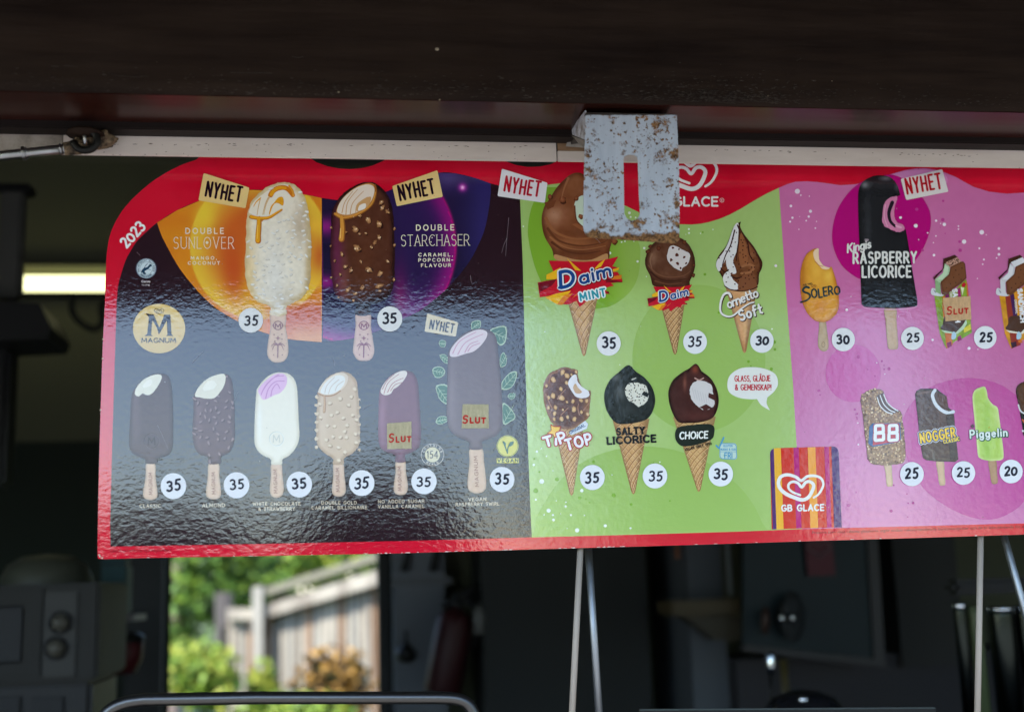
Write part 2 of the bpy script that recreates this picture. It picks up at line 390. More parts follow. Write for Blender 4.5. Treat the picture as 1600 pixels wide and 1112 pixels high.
# orange half of the twin disc
org = np.array(list(sm([(245.5, 348), (252, 367), (262, 387), (273, 407), (285, 425.5), (307, 452.5), (325, 471), (344, 486), (371.7, 502), (395, 513), (418.6, 521.5), (440, 527.5), (461, 531), (502.8, 534.4)], 3, False)) + [(502.8, 309.6), (477.7, 304.5), (430, 298), (388, 297), (352, 302), (312, 313.6), (276, 329)])
def org_f(x, y):
    d = np.hypot(x - 405, (y - 385) * .95); c = np.tile(np.array([216., 122., 32.]), (len(x), 1))
    c = mix(c, (222, 140, 34), hn(x, y, 25, 2))
    t = 108 - d
    c = mix(c, mix((236, 190, 60), (206, 98, 38), ss(t, 0, 62)), ss(t, -1.5, 1.0))
    c = mix(c, (240, 208, 60), .75 * np.exp(-((x - 320) / 16.) ** 2 - ((y - 335) / 26.) ** 2))
    rib = .5 + .5 * np.sin(np.hypot(x - 360, y - 560) * .9)
    g = np.exp(-((x - 384) / 14.) ** 2 - ((y - 455) / 52.) ** 2)
    c = mix(c, (232, 176, 44), .8 * g * (.75 + .25 * rib))
    c = mix(c, (196, 74, 34), .7 * np.exp(-((x - 366) / 18.) ** 2 - ((y - 425) / 42.) ** 2))
    g2 = np.exp(-((y - 352) / 10.) ** 2) + np.exp(-((y - 443) / 9.) ** 2)
    c = mix(c, (244, 190, 60), .75 * g2 * ss(x, 474, 492))
    c = mix(c, (190, 72, 36), .7 * ss(x, 480, 500) * np.exp(-((y - 400) / 26.) ** 2))
    c = mix(c, (196, 84, 44), .8 * ss(y, 465, 485) * ss(x, 400, 440)); c = mix(c, (226, 168, 100), .7 * ss(y, 492, 530) * ss(x, 420, 470))
    return c
area('orange_background', org, org_f, sign, 2, step=2.2)
pur = np.array([(502.8, 309.6), (525, 312.7), (560, 311), (605, 299), (650, 280), (686, 270), (711, 270.7), (741, 277.8), (766.5, 286.6)] + list(sm([(767, 300), (764, 325.6), (756.5, 361), (741, 396), (729, 415), (716, 431.4), (701, 448), (686, 461.7), (660.8, 482), (645, 491), (628, 499), (605, 511), (580, 520.6), (543, 530), (503.7, 534.4)], 4, False)))
def pur_f(x, y):
    c = mix((44, 28, 78), (30, 22, 54), ss(np.abs(x - 640) + .3 * np.abs(y - 330), 0, 120)); c = mix(c, (52, 44, 110), .8 * ss(x, 700, 760) * (1 - ss(y, 380, 470)))
    c = mix(c, (92, 74, 140), .7 * np.exp(-((x - 700) / 30.) ** 2 - ((y - 276) / 22.) ** 2))
    d = np.hypot(x - 560, y - 385) - 150.5
    c = mix(c, (206, 18, 128), np.where(d < 0, .85 * np.exp(-(d / 15.) ** 2), .95 * np.exp(-(d / 3.) ** 2)) * ss(y, 280, 312))
    c = mix(c, (98, 28, 120), .5 * np.where(d < 0, np.exp(-(d / 34.) ** 2), 0))
    for yy, wd in ((354, 14), (441, 11)):
        c = mix(c, (168, 36, 140), .8 * np.exp(-((y - yy) / wd) ** 2) * (1 - ss(x, 512, 530)))
    c = mix(c, (150, 24, 100), .6 * np.exp(-((x - 625) / 12.) ** 2 - ((y - 470) / 50.) ** 2))
    c = mix(c, (130, 30, 120), .5 * np.exp(-((x - 640) / 18.) ** 2 - ((y - 478) / 22.) ** 2))
    s = np.hypot(x - 722.7, y - 293); c = mix(c, (236, 60, 200), np.exp(-(s / 6.) ** 2)); c = mix(c, (255, 232, 252), np.exp(-(s / 2.6) ** 2))
    return c
area('purple_background', pur, pur_f, sign, 2, step=2.2)

# ---- green and pink panels
gr = np.array([(811.5, 300), (830, 293.5), (855, 289), (876, 286.5), (893, 288), (910, 292), (940, 303), (976, 321), (999, 332), (1030, 344), (1050, 349), (1063, 350.5), (1081, 351), (1095, 349.6), (1108, 347), (1123, 342.5), (1139, 336), (1157, 326.5), (1176, 315), (1197, 303), (1217, 293.5), (1221, 350), (1227, 440), (1236, 560), (1239, 600), (1245, 700), (1253, 826), (1160, 829.8), (1000, 834.6), (831, 839), (828.6, 790), (824, 670), (819.4, 520), (817, 416), (812.6, 311.8)])
GA, GBc, GC = (166, 196, 116), (150, 186, 88), (122, 168, 44)
def disc_mask(x, y, cx, cy, rx, ry=None, soft=.8):
    ry = ry or rx; d = (np.hypot((x - cx) / rx, (y - cy) / ry) - 1) * rx; return 1 - ss(d, -soft, soft)
def green_f(x, y):
    c = mix((164, 197, 112), (182, 206, 136), ss(y, 420, 620) * (1 - ss(x, 900, 1150))); c = mix(c, (168, 197, 116), ss(x, 1050, 1200)); c = mix(c, (160, 192, 104), .6 * ss(y, 660, 830))  # lighter lower left: the sky sheen is mixed into the print colour
    c += (hn(x, y, 2.2, 4)[:, None] - .5) * 4
    return c
area('green_background', gr, green_f, sign, 1, step=7)
t = np.linspace(0, 2 * np.pi, 72, endpoint=False)
def ell(cx, cy, rx, ry=None): return np.stack([cx + rx * np.cos(t), cy + (ry or rx) * np.sin(t)], 1)
def clip(poly, keep):
    """keep the part of poly inside a convex half plane list [(px,py,nx,ny)]"""
    p = [np.array(q, float) for q in poly]
    for (a, b, nx, ny) in keep:
        out = []
        for i in range(len(p)):
            q, r = p[i], p[(i + 1) % len(p)]; dq = (q[0] - a) * nx + (q[1] - b) * ny; dr = (r[0] - a) * nx + (r[1] - b) * ny
            if dq >= 0: out.append(q)
            if (dq >= 0) != (dr >= 0): out.append(q + (r - q) * dq / (dq - dr))
        p = out
    return np.array(p)
BOT = (831, 839 - .8, -.031, -1); GP = (1217, 293.5, -1, .0716); PG = (1217, 293.5, 1, -.0716)
GD = lambda x, y: mix((126, 172, 48), (150, 190, 84), ss(y, 300, 480)) * 0 + mix((128, 174, 50), (152, 188, 86), ss(np.hypot(x - 850, y - 480), 0, 190) * 0 + ss(x, 940, 990))
area('green_disc', clip(sm(ZG([(180, 168), (110, 250), (82, 370), (90, 470), (125, 600), (180, 700), (270, 765), (400, 792), (500, 780), (590, 720), (640, 640), (655, 540), (645, 450), (560, 330), (430, 240), (300, 180), (230, 155)]), 4), [(800, 292.5, -.0, 1)]), GD, sign, 2, step=5)
area('green_disc', clip(ell(1092, 560, 104, 115), [GP, (1000, 440, 0, 1)]), (156, 189, 98), sign, 2)
area('green_disc', clip(sm([(842, 800), (880, 745), (930, 712), (990, 698), (1050, 702), (1110, 725), (1160, 765), (1190, 815), (1195, 870), (830, 880), (835, 830)], 5), [BOT, (831, 839, 1, 0)]), (156, 189, 98), sign, 2)
pk = np.array([(1217, 293.5), (1230, 288), (1243, 284), (1261, 283.4), (1277, 284.5), (1291.7, 286.5), (1313, 289.5), (1337.6, 288), (1365, 281), (1389.6, 273), (1414, 266), (1430, 263.5), (1444.6, 263), (1460, 265), (1475, 269), (1493.6, 276.7), (1508, 285), (1521, 292), (1545.6, 299.6), (1573, 302.7), (1600, 301), (1640, 293), (1690, 280), (1696, 818), (1600, 817), (1430, 821.5), (1253, 826), (1245, 700), (1239, 600), (1236, 560), (1227, 440), (1221, 350)])
def pink_f(x, y):
    c = mix((206, 112, 166), (204, 122, 170), ss(y, 480, 700)); c = mix(c, (208, 132, 178), .6 * (1 - ss(x, 1240, 1400)) * ss(y, 480, 760)); c = mix(c, (196, 104, 156), .6 * ss(x, 1450, 1620) * (1 - ss(y, 600, 760)))
    c += (hn(x, y, 2.2, 4)[:, None] - .5) * 4
    return c
area('pink_background', pk, pink_f, sign, 1, step=8)
area('pink_lobe', sm([(1383, 278), (1400, 270.5), (1425, 266), (1450, 265.5), (1474, 270.5), (1480, 285), (1460, 300), (1410, 300), (1390, 290)], 4), (216, 138, 190), sign, 2)
area('magenta_disc', sm(ZK([(620, 108), (570, 118), (470, 150), (400, 215), (350, 300), (328, 400), (335, 480), (370, 560), (425, 615), (490, 645), (600, 640), (720, 580), (790, 490), (828, 390), (830, 310), (805, 250), (760, 190), (690, 130), (650, 112)]), 5), (184, 12, 120), sign, 3)
area('pink_disc', ell(1333, 583, 43, 45), (202, 88, 160), sign, 2)
area('pink_disc', sm(ZL([(340, 380), (400, 280), (500, 200), (620, 160), (740, 150), (870, 175), (980, 240), (1060, 330), (1100, 500), (1100, 700), (1040, 860), (940, 940), (830, 970), (700, 945), (570, 880), (450, 780), (370, 640), (335, 500)]), 5), (194, 80, 152), sign, 2)
# paint speckles printed on the panels
F = Flat(); WH = (232, 238, 228)
for (x, y, r) in [(98, 748, 14), (330, 801, 10), (138, 916, 12), (303, 1030, 12), (466, 1004, 9), (166, 970, 8), (163, 942, 6), (52, 652, 7), (70, 575, 7), (96, 557, 4), (64, 853, 6), (236, 892, 6), (238, 868, 4), (267, 942, 6), (346, 944, 4), (612, 1018, 6), (782, 636, 4), (505, 710, 3), (125, 602, 4), (163, 686, 3), (550, 73, 3), (182, 860, 3), (112, 940, 4), (245, 1020, 3), (206, 935, 3)]:
    p = ZI([(x, y)])[0]; F.disc(p[0], p[1], r / 3.706, WH, 14)
for (x, y, r) in [(315, 386, 5), (316, 406, 5), (300, 413, 2), (53, 551, 6), (87, 483, 6), (758, 573, 6), (438, 388, 3), (375, 408, 3), (34, 448, 3), (740, 896, 4), (98, 628, 3)]:
    p = ZH([(x, y)])[0]; F.disc(p[0], p[1], r / 3.27, WH, 14)
for (x, y, r) in [(500, 508, 7), (560, 452, 4), (600, 303, 7), (606, 324, 5), (632, 327, 4), (58, 372, 4), (577, 448, 4), (168, 910, 3)]:
    p = ZG([(x, y)])[0]; F.disc(p[0], p[1], r / 3.27, WH, 14)
F.build('white_speckles', sign, 3)
F = Flat()
for (x, y, r) in [(63, 801, 14), (187, 735, 12), (319, 843, 11), (515, 828, 12), (616, 880, 8), (397, 634, 9), (375, 870, 6), (84, 693, 6), (55, 617, 6), (353, 848, 4), (840, 860, 5), (745, 640, 4), (1155, 598, 4)]:
    p = ZI([(x, y)])[0]; F.disc(p[0], p[1], r / 3.706, (126, 172, 52), 14)
for (x, y, r) in [(397, 617, 7), (468, 812, 6), (386, 402, 5), (752, 963, 9), (755, 1000, 7), (737, 1100, 8), (620, 1062, 7), (632, 1085, 4)]:
    p = ZH([(x, y)])[0]; F.disc(p[0], p[1], r / 3.27, (122, 168, 50), 14)
F.build('green_speckles', sign, 3)
F = Flat()
for (x, y, r) in [(150, 193, 13), (117, 268, 7), (217, 295, 8), (208, 322, 6), (125, 328, 6), (113, 348, 5), (195, 343, 4), (242, 381, 4), (158, 387, 3), (248, 347, 3), (168, 213, 4), (162, 322, 2), (40, 573, 7), (677, 327, 7), (755, 369, 10), (816, 405, 4), (859, 343, 6), (901, 362, 9), (882, 357, 3), (973, 371, 4), (973, 386, 4), (1092, 402, 12), (1002, 450, 11), (858, 421, 4), (1180, 485, 7), (1180, 515, 7), (1080, 484, 5), (1103, 541, 5), (1168, 533, 4), (1097, 565, 4), (848, 519, 7), (1115, 415, 3), (402, 798, 7), (424, 730, 3), (841, 951, 6), (1027, 994, 8), (1073, 1000, 3), (770, 440, 3), (1240, 775, 3), (211, 218, 3), (357, 820, 2), (667, 832, 2), (1070, 638, 3), (845, 455, 3)]:
    p = ZK([(x, y)])[0]; F.disc(p[0], p[1], r / 3.27, (240, 226, 238), 14)
for (x, y, r) in [(78, 535, 5), (75, 410, 4), (185, 62, 3), (232, 127, 3)]:
    p = ZL([(x, y)])[0]; F.disc(p[0], p[1], r / 3.7, (240, 226, 238), 12)
F.build('white_speckles', sign, 4)
F = Flat()
for (x, y, r) in [(79, 27, 10), (256, 97, 9), (215, 52, 6), (228, 99, 5), (133, 100, 5), (175, 138, 5), (177, 162, 3), (59, 332, 7), (72, 357, 6), (70, 378, 4), (22, 886, 9), (269, 919, 9), (396, 873, 7), (367, 874, 4), (365, 953, 4), (360, 820, 4), (283, 770, 5), (227, 77, 4)]:
    p = ZL([(x, y)])[0]; F.disc(p[0], p[1], r / 3.707, (178, 50, 132), 14)
for (x, y, r) in [(895, 242, 6), (760, 285, 8), (893, 338, 9), (979, 450, 7), (982, 494, 9), (790, 494, 7), (905, 408, 3), (880, 377, 2)]:
    p = ZK([(x, y)])[0]; F.disc(p[0], p[1], r / 3.27, (190, 66, 146), 14)
for (x, y, r) in [(838, 295, 6), (845, 322, 5), (850, 350, 4), (800, 849, 9), (628, 186, 8), (635, 210, 4), (845, 775, 3)]:
    p = ZJ([(x, y)])[0]; F.disc(p[0], p[1], r / 3.707, (184, 74, 146), 14)
F.build('pink_speckles', sign, 4)

# ------------------------------------------------------------------ lettering that belongs to the card
def letters(name, fn, L, parent=None, m=None, label=None):
    F = Flat(); fn(F); return F.build(name, parent or sign, L, m, label)
CREAM = (238, 226, 204)
def f(F): hand(F, '2023', *ZA([(215, 700)])[0], *ZA([(345, 560)])[0], 15.5, 3.4, (240, 238, 240), gap=.22)
letters('year_lettering', f, 3)
def f(F):
    hand(F, 'DOUBLE', *ZA([(624, 600)])[0], *ZA([(886, 600)])[0], 8.2, 1.5, CREAM, gap=.5)
    hand(F, 'SUNLOVER', *ZA([(540, 704)])[0], *ZA([(958, 704)])[0], 17.5, 1.0, CREAM, gap=.28, serif=.09)
    F.disc(*ZA([(772, 663)])[0], 2.2, CREAM)
    hand(F, 'MANGO,', *ZA([(660, 780)])[0], *ZA([(838, 780)])[0], 4.6, 1.0, CREAM, gap=.55)
    hand(F, 'COCONUT', *ZA([(640, 815)])[0], *ZA([(860, 815)])[0], 4.6, 1.0, CREAM, gap=.5)
letters('cream_lettering', f, 4)
def f(F):
    hand(F, 'DOUBLE', *ZC([(360, 476)])[0], *ZC([(592, 474)])[0], 8.2, 1.5, CREAM, gap=.5)
    hand(F, 'STARCHASER', *ZC([(266, 573)])[0], *ZC([(688, 569)])[0], 17, 1.0, CREAM, gap=.22, serif=.09)
    for (x, y) in ((440, 533), (457, 522), (450, 548)): F.disc(*ZC([(x, y)])[0], 1.2, CREAM, 4)
    hand(F, 'CARAMEL,', *ZC([(374, 637)])[0], *ZC([(584, 636)])[0], 4.7, 1.15, CREAM, gap=.5)
    hand(F, 'POPCORN-', *ZC([(374, 670)])[0], *ZC([(586, 668)])[0], 4.7, 1.15, CREAM, gap=.5)
    hand(F, 'FLAVOUR', *ZC([(390, 703)])[0], *ZC([(572, 701)])[0], 4.7, 1.15, CREAM, gap=.5)
letters('cream_lettering', f, 4)
for (lines) in [[('CLASSIC', (212, 1028, 312, 1027), ZD)], [('ALMOND', (514, 1025, 622, 1024), ZD)],
                [('WHITE CHOCOLATE', (66, 980, 382, 979), ZE), ('& STRAWBERRY', (102, 1014, 344, 1013), ZE)],
                [('DOUBLE GOLD', (524, 973, 757, 972), ZE), ('CARAMEL BILLIONAIRE', (458, 1007, 826, 1003), ZE)],
                [('NO ADDED SUGAR', (903, 965, 1210, 961), ZE), ('VANILLA CARAMEL', (903, 999, 1210, 995), ZE)],
                [('VEGAN', (484, 992, 570, 990), ZF), ('RASPBERRY SWIRL', (420, 1017, 635, 1013), ZF)]]:
    def f(F):
        for (s, (a, b, c, d), z) in lines:
            p = z([(a, b), (c, d)]); hand(F, s, *p[0], *p[1], 4.8 if z is not ZD else 5.2, .95, (206, 188, 164), gap=.34)
    letters('flavour_caption', f, 3)
def f(F): typ(F, 'Priserna som visas i denna glasskarta utgör endast rekommenderade konsumentpriser och de är icke-bindande för dig. Du är alltid', 1269, 833.5, 1640, 823, 4.2, (110, 16, 30), bold=.004)
letters('small_print', f, 1)
def f(F): typ(F, 'GB2023 HACKTRYCK EKO MILJÖMÄRKT', 172, 862.5, 268, 861, 3.6, (120, 20, 34))
letters('small_print', f, 1)

def heart(F, cx, cy, s, col, w, ang=0):
    """swirled double heart, s = half width in px"""
    def tr(pts): return [(cx + x * s, cy + y * s) for (x, y) in pts]
    H = [(600, 805), (625, 788), (645, 760), (656, 725), (642, 692), (605, 678), (562, 682), (528, 706), (495, 684), (450, 672), (411, 682), (395, 715), (405, 752), (440, 783), (490, 805), (535, 818), (570, 802), (592, 765), (600, 732), (580, 712), (553, 716), (531, 744), (508, 720), (480, 712), (456, 725), (455, 752), (480, 774), (522, 790)]
    q = sm(tr([((x - 528) / 134, (y - 745) / 134) for x, y in H]), 4, False); k = len(q) // 2
    F.stroke(q[:k + 1][::-1], w * s * 1.1, col, w * s * .55); F.stroke(q[k:], w * s * 1.1, col, w * s * .6)
# red top badge (partly hidden by the steel plate)
def f(F):
    heart(F, 1079, 272, 43, (238, 232, 228), .15)
    hand(F, 'GB GLACE', 1012, 321.2, 1121, 321.6, 13.2, 3.1, (238, 232, 228), gap=.24)
    F.stroke(_arc(1128, 313, 3.2, 3.2, 0, 360, 12), .7, (226, 200, 200)); typ(F, 'R', 1126.8, 315, 1129.4, 315, 3.4, (226, 200, 200))
letters('brand_emblem', f, 1)

# ------------------------------------------------------------------ badges
def rounded(pts, r=2.2):
    pts = [np.array(p, float) for p in pts]; out = []
    for i in range(len(pts)):
        a, b, c = pts[i - 1], pts[i], pts[(i + 1) % len(pts)]
        u = (a - b) / np.linalg.norm(a - b) * r; v = (c - b) / np.linalg.norm(c - b) * r
        for k in np.linspace(0, 1, 5): out.append(b + u * (1 - k) ** 2 + v * k * k)
    return np.array(out)
def news(corners, tl, tr_, h, base, ink, L, pw, label, m=None):
    o = area('new_badge', rounded(corners), base, sign, L, label=label)
    F = Flat(); hand(F, 'NYHET', *tl, *tr_, h, pw, ink, gap=.4, jit=.03); F.build('badge_lettering', o, L + 1)
GOLD = lambda x, y: mix((238, 208, 142), (224, 188, 116), hn(x, y, 12, 2))
news(ZA([(748, 180), (1066, 282), (1040, 425), (712, 370)]), ZA([(762, 338)])[0], ZA([(1000, 380)])[0], 22, GOLD, (36, 14, 30), 7, 3.6, 'gold badge reading NYHET beside the white bar')
news(ZC([(210, 202), (490, 104), (524, 268), (238, 327)]), ZC([(262, 287)])[0], ZC([(474, 246)])[0], 22, GOLD, (36, 14, 30), 7, 3.6, 'gold badge reading NYHET beside the dark nutty bar')
news(ZC([(890, 94), (1173, 182), (1156, 306), (863, 264)]), ZC([(905, 232)])[0], ZC([(1118, 266)])[0], 22, (232, 228, 232), (186, 18, 44), 7, 3.4, 'white badge reading NYHET in red by the green panel')
news(ZK([(678, 130), (890, 80), (922, 195), (706, 238)]), ZK([(714, 206)])[0], ZK([(888, 176)])[0], 23, (226, 220, 216), (186, 18, 34), 7, 3.4, 'white badge reading NYHET in red on the pink panel')
news(ZF([(278, 62), (432, 106), (420, 178), (265, 152)]), ZF([(290, 136)])[0], ZF([(406, 158)])[0], 13.5, (214, 196, 160), (44, 34, 44), 3, 2.2, 'small beige badge reading NYHET over the leafy bar')

# gold disc with big letter
o = area('gold_medallion', ell(248.5, 513.3, 40.8, 38.5), lambda x, y: mix((224, 192, 112), (208, 174, 98), ss(y, 480, 550)), sign, 3, step=6)
def f(F):
    INK = (36, 20, 30); q = lambda *a: ZQ(list(a))
    F.poly(q((180, 650), (262, 664), (322, 800), (302, 800), (248, 720), (236, 870), (256, 882), (170, 882), (196, 862), (214, 690)), INK)
    F.poly(q((262, 664), (320, 800), (372, 664), (432, 664), (445, 864), (465, 882), (392, 882), (404, 864), (396, 725), (316, 868), (296, 800), (240, 700)), INK)
    heart(F, *ZQ([(320, 630)])[0], 7.6, INK, .11)
    p = q((140, 948), (486, 948)); hand(F, 'MAGNUM', *p[0], *p[1], 6.6, 1.3, INK, gap=.22, serif=.08)
letters('medallion_lettering', f, 4, o)
# round cocoa seal
c0 = ZQ([(186, 192)])[0]
o = area('round_seal', ell(*c0, 16.6, 15.9), (58, 62, 84), sign, 3)
def f(F):
    F.disc(*c0, 15.2, (206, 220, 226), 32); F.stroke(_arc(*c0, 9.9, 9.9, 0, 360, 30), .5, (70, 100, 125)); F.stroke(_arc(*c0, 14.6, 14.4, 0, 360, 30), .6, (120, 140, 160))
    fr = ZQ([(134, 238), (140, 212), (160, 190), (200, 176), (218, 152), (236, 152), (244, 166), (222, 180), (208, 200), (186, 210), (170, 226), (188, 248), (160, 250), (148, 232)])
    F.poly(sm(fr, 3), (24, 58, 84)); F.stroke(ZQ([(160, 196), (190, 150), (200, 146)]), .9, (24, 58, 84)); F.stroke(ZQ([(200, 190), (216, 204), (232, 206)]), .7, (70, 100, 125))
    for txt, a0, a1, top in (('RAINFOREST ALLIANCE', 200, -20, True), ('PEOPLE & NATURE', 230, 310, False)):
        aa = np.linspace(a0, a1, len(txt))
        for ch, a in zip(txt, aa):
            if ch == ' ': continue
            r = 11.2 if top else 13.6; x, y = c0[0] + r * math.cos(R(a)), c0[1] - r * math.sin(R(a)) ; d = (math.sin(R(a)), math.cos(R(a))) if top else (-math.sin(R(a)), -math.cos(R(a)))
            hand(F, ch, x - d[0] * .8, y - d[1] * .8, x + d[0] * .8, y + d[1] * .8, 2.3, .55, (40, 70, 96))
    p = ZQ([(136, 335), (228, 335), (142, 368), (220, 368)])
    typ(F, 'Cocoa', *p[0], *p[1], 3.6, (222, 214, 214), bold=.02); typ(F, 'ra.org', *p[2], *p[3], 3.2, (222, 214, 214))
letters('seal_lettering', f, 4, o)

# ------------------------------------------------------------------ pictures of the ice creams
def shader(poly, base, edge, wd, hl=(), nz=0, ns=5, vgrad=None):
    poly = np.asarray(poly, float)
    def f(x, y):
        c = mix(edge, base, ss(edist(poly, x, y), 0, wd))
        if vgrad is not None: c = mix(c, vgrad[0], ss(y, vgrad[1], vgrad[2]) * vgrad[3])
        for (hx, hy, rx, ry, col, st) in hl: c = mix(c, col, st * np.exp(-((x - hx) / rx) ** 2 - ((y - hy) / ry) ** 2))
        if nz: c = c + (hn(x, y, ns, 11)[:, None] - .5) * nz + (hn(x, y, ns * .45, 5)[:, None] - .5) * nz * .7
        return c
    return f
def wob(poly, amp, seed=0, freq=.28):
    poly = np.asarray(poly, float); n = len(poly); r = np.random.RandomState(seed); d = np.roll(poly, -1, 0) - np.roll(poly, 1, 0)
    L = np.hypot(d[:, 0], d[:, 1]) + 1e-6; nn = np.stack([d[:, 1], -d[:, 0]], 1) / L[:, None]
    return poly + nn * ((r.rand(n) - .5) * 2 * amp)[:, None]
def scatter(poly, k, dmin, margin, seed, avoid=None):
    r = np.random.RandomState(seed); poly = np.asarray(poly, float); x0, y0 = poly.min(0); x1, y1 = poly.max(0); out = []
    for _ in range(k * 60):
        x, y = r.uniform(x0, x1), r.uniform(y0, y1); X, Y = np.array([x]), np.array([y])
        if not inside(poly, X, Y)[0] or edist(poly, X, Y)[0] < margin: continue
        if avoid is not None and (inside(avoid, X, Y)[0] or edist(avoid, X, Y)[0] < margin): continue
        if all((x - a) ** 2 + (y - b) ** 2 > dmin ** 2 for a, b in out): out.append((x, y))
        if len(out) >= k: break
    return out
def stick(parent, pts, L, text=None, tp=None, m=SATIN, c=(214, 184, 160)):
    poly = sm(pts, 4)
    o = area('stick', poly, shader(poly, c, tuple(v * .86 for v in c), 3, nz=8, ns=3), parent, L, m, step=2.2)
    return o
# white bar with orange drips
out = wob(sm(ZB([(205, 755), (186, 742), (130, 718), (92, 660), (78, 600), (75, 500), (80, 380), (85, 290), (108, 215), (170, 150), (230, 120), (290, 114), (340, 135), (378, 185), (397, 260), (407, 330), (412, 430), (410, 560), (402, 640), (370, 700), (312, 735), (285, 752), (280, 792), (207, 792)]), 5), .8, 1)
o = area('ice_cream_print', out, shader(out, (240, 230, 212), (212, 188, 140), 12, [(392, 430, 8, 60, (232, 204, 150), .7), (470, 350, 14, 30, (176, 150, 120), .55), (483, 430, 7, 60, (180, 150, 108), .5), (430, 430, 18, 60, (236, 234, 232), .6), (450, 470, 26, 20, (150, 130, 100), .3)], 14, 5), sign, 4, step=1.7, label='white coconut-coated ice cream bar with a bite and orange drips')
stick(o, ZB([(206, 785), (205, 850), (190, 950), (190, 1000), (215, 1030), (245, 1034), (275, 1025), (295, 990), (293, 920), (282, 850), (281, 785)]), 3, c=(214, 182, 160))
F = Flat()
for (x, y) in scatter(out, 85, 6.2, 2.5, 3, ZB([(90, 290), (110, 210), (290, 110), (340, 200), (240, 280), (170, 420), (130, 420)])):
    a = random.uniform(-.6, .9); F.blob(x + .8, y + .8, 3.4, (206, 197, 184), ry=1.5, ang=a, jag=.3); F.blob(x, y, 3.2, random.choice([(236, 233, 228), (230, 226, 219), (226, 220, 212)]), ry=1.4, ang=a, jag=.35)
F.build('coconut_flakes', o, 5, SATIN)
F = Flat(); OR = (228, 158, 32); OD = (206, 118, 26)
bite = sm(ZY([(190, 545), (160, 520), (220, 400), (330, 300), (430, 230), (540, 175), (680, 160), (740, 200), (775, 290), (765, 370), (720, 440), (620, 500), (470, 580), (330, 600), (240, 590)]), 4)
F.poly(bite, (236, 226, 208))
F.stroke(ZY([(450, 300), (490, 240), (560, 205), (640, 200), (700, 235), (750, 300)]), 8, OD, 7, smooth=True)
F.stroke(ZY([(465, 290), (500, 235), (570, 200), (650, 205)]), 5.5, OR, 4, smooth=True)
F.stroke(ZY([(700, 175), (745, 240), (758, 305)]), 3.2, (222, 150, 52), smooth=True)
for (a, b, c) in (((440, 320), (390, 430), (360, 560)), ((320, 330), (290, 450), (270, 570)), ((420, 330), (380, 420), (345, 560))): F.stroke(ZY([a, b, c]), 1.5, (214, 174, 120), .9, smooth=True)
F.stroke(ZY([(310, 345), (260, 390), (225, 450)]), 2.2, OR, 1, smooth=True)
F.poly(sm(ZY([(520, 370), (560, 330), (610, 325), (628, 380), (615, 440), (560, 410), (510, 410), (470, 470), (440, 560), (430, 545), (455, 450), (500, 400)]), 3), OR)
F.build('bite', o, 5, SATIN)
F = Flat()
F.stroke(ZY([(190, 590), (260, 605), (330, 610), (430, 600), (530, 540), (600, 495)]), 6.4, (186, 112, 40), 3.2, smooth=True)
F.stroke(ZY([(300, 610), (296, 720), (286, 830), (285, 910)]), 7.4, (192, 118, 44), 9.4, smooth=True)
F.poly(ZY([(255, 590), (400, 590), (330, 660), (318, 700), (272, 700), (268, 640)]), (192, 118, 44))
F.stroke(ZY([(195, 585), (260, 598), (330, 603), (430, 592), (530, 533), (600, 490)]), 4.6, OR, 2.2, smooth=True)
F.stroke(ZY([(293, 605), (290, 720), (280, 830), (279, 905)]), 4.6, OR, 6.6, smooth=True)
F.stroke(ZY([(282, 700), (272, 880)]), 1.2, (244, 196, 84))
F.build('orange_drip', o, 6, SATIN)
def deco(z, cx, par, col=(150, 106, 110)):
    F = Flat(); q = lambda pts: z(pts)
    F.stroke(_arc(*q([(cx, 845)])[0], 7.2, 6.6, 0, 360, 20), 1.3, col); p = q([(cx - 14, 858), (cx + 14, 858)]); hand(F, 'M', *p[0], *p[1], 7, 1.7, col, serif=.1); p = q([(cx - 28, 852), (cx - 21, 852), (cx + 21, 852), (cx + 28, 852)])
    for dx in (-24, 24): F.disc(*q([(cx + dx, 845)])[0], 1.5, col, 6)
    for (dx, dy, s) in ((0, 910, 4.2), (-20, 892, 2), (20, 890, 2), (-16, 925, 1.6), (20, 915, 1.6), (-22, 995, 1.6), (22, 995, 1.6)):
        x, y = q([(cx + dx, dy)])[0]; F.poly([(x, y - s), (x + s * .25, y - s * .25), (x + s, y), (x + s * .25, y + s * .25), (x, y + s), (x - s * .25, y + s * .25), (x - s, y), (x - s * .25, y - s * .25)], col)
    x, y = q([(cx, 945)])[0]; F.stroke([(x, y), (x - .5, y + 19)], 2.0, col)
    for (dx, dy) in ((-11, 2), (11, 2), (-9, 8), (9, 8), (-6, -4), (6, -4)): F.stroke([(x, y), (x + dx * .6, y + dy * .3 - 2.2), (x + dx, y + dy)], 2.2, col, .5, smooth=True)
    F.build('stick_ornament', par, 5, SATIN)
deco(ZB, 243, o)
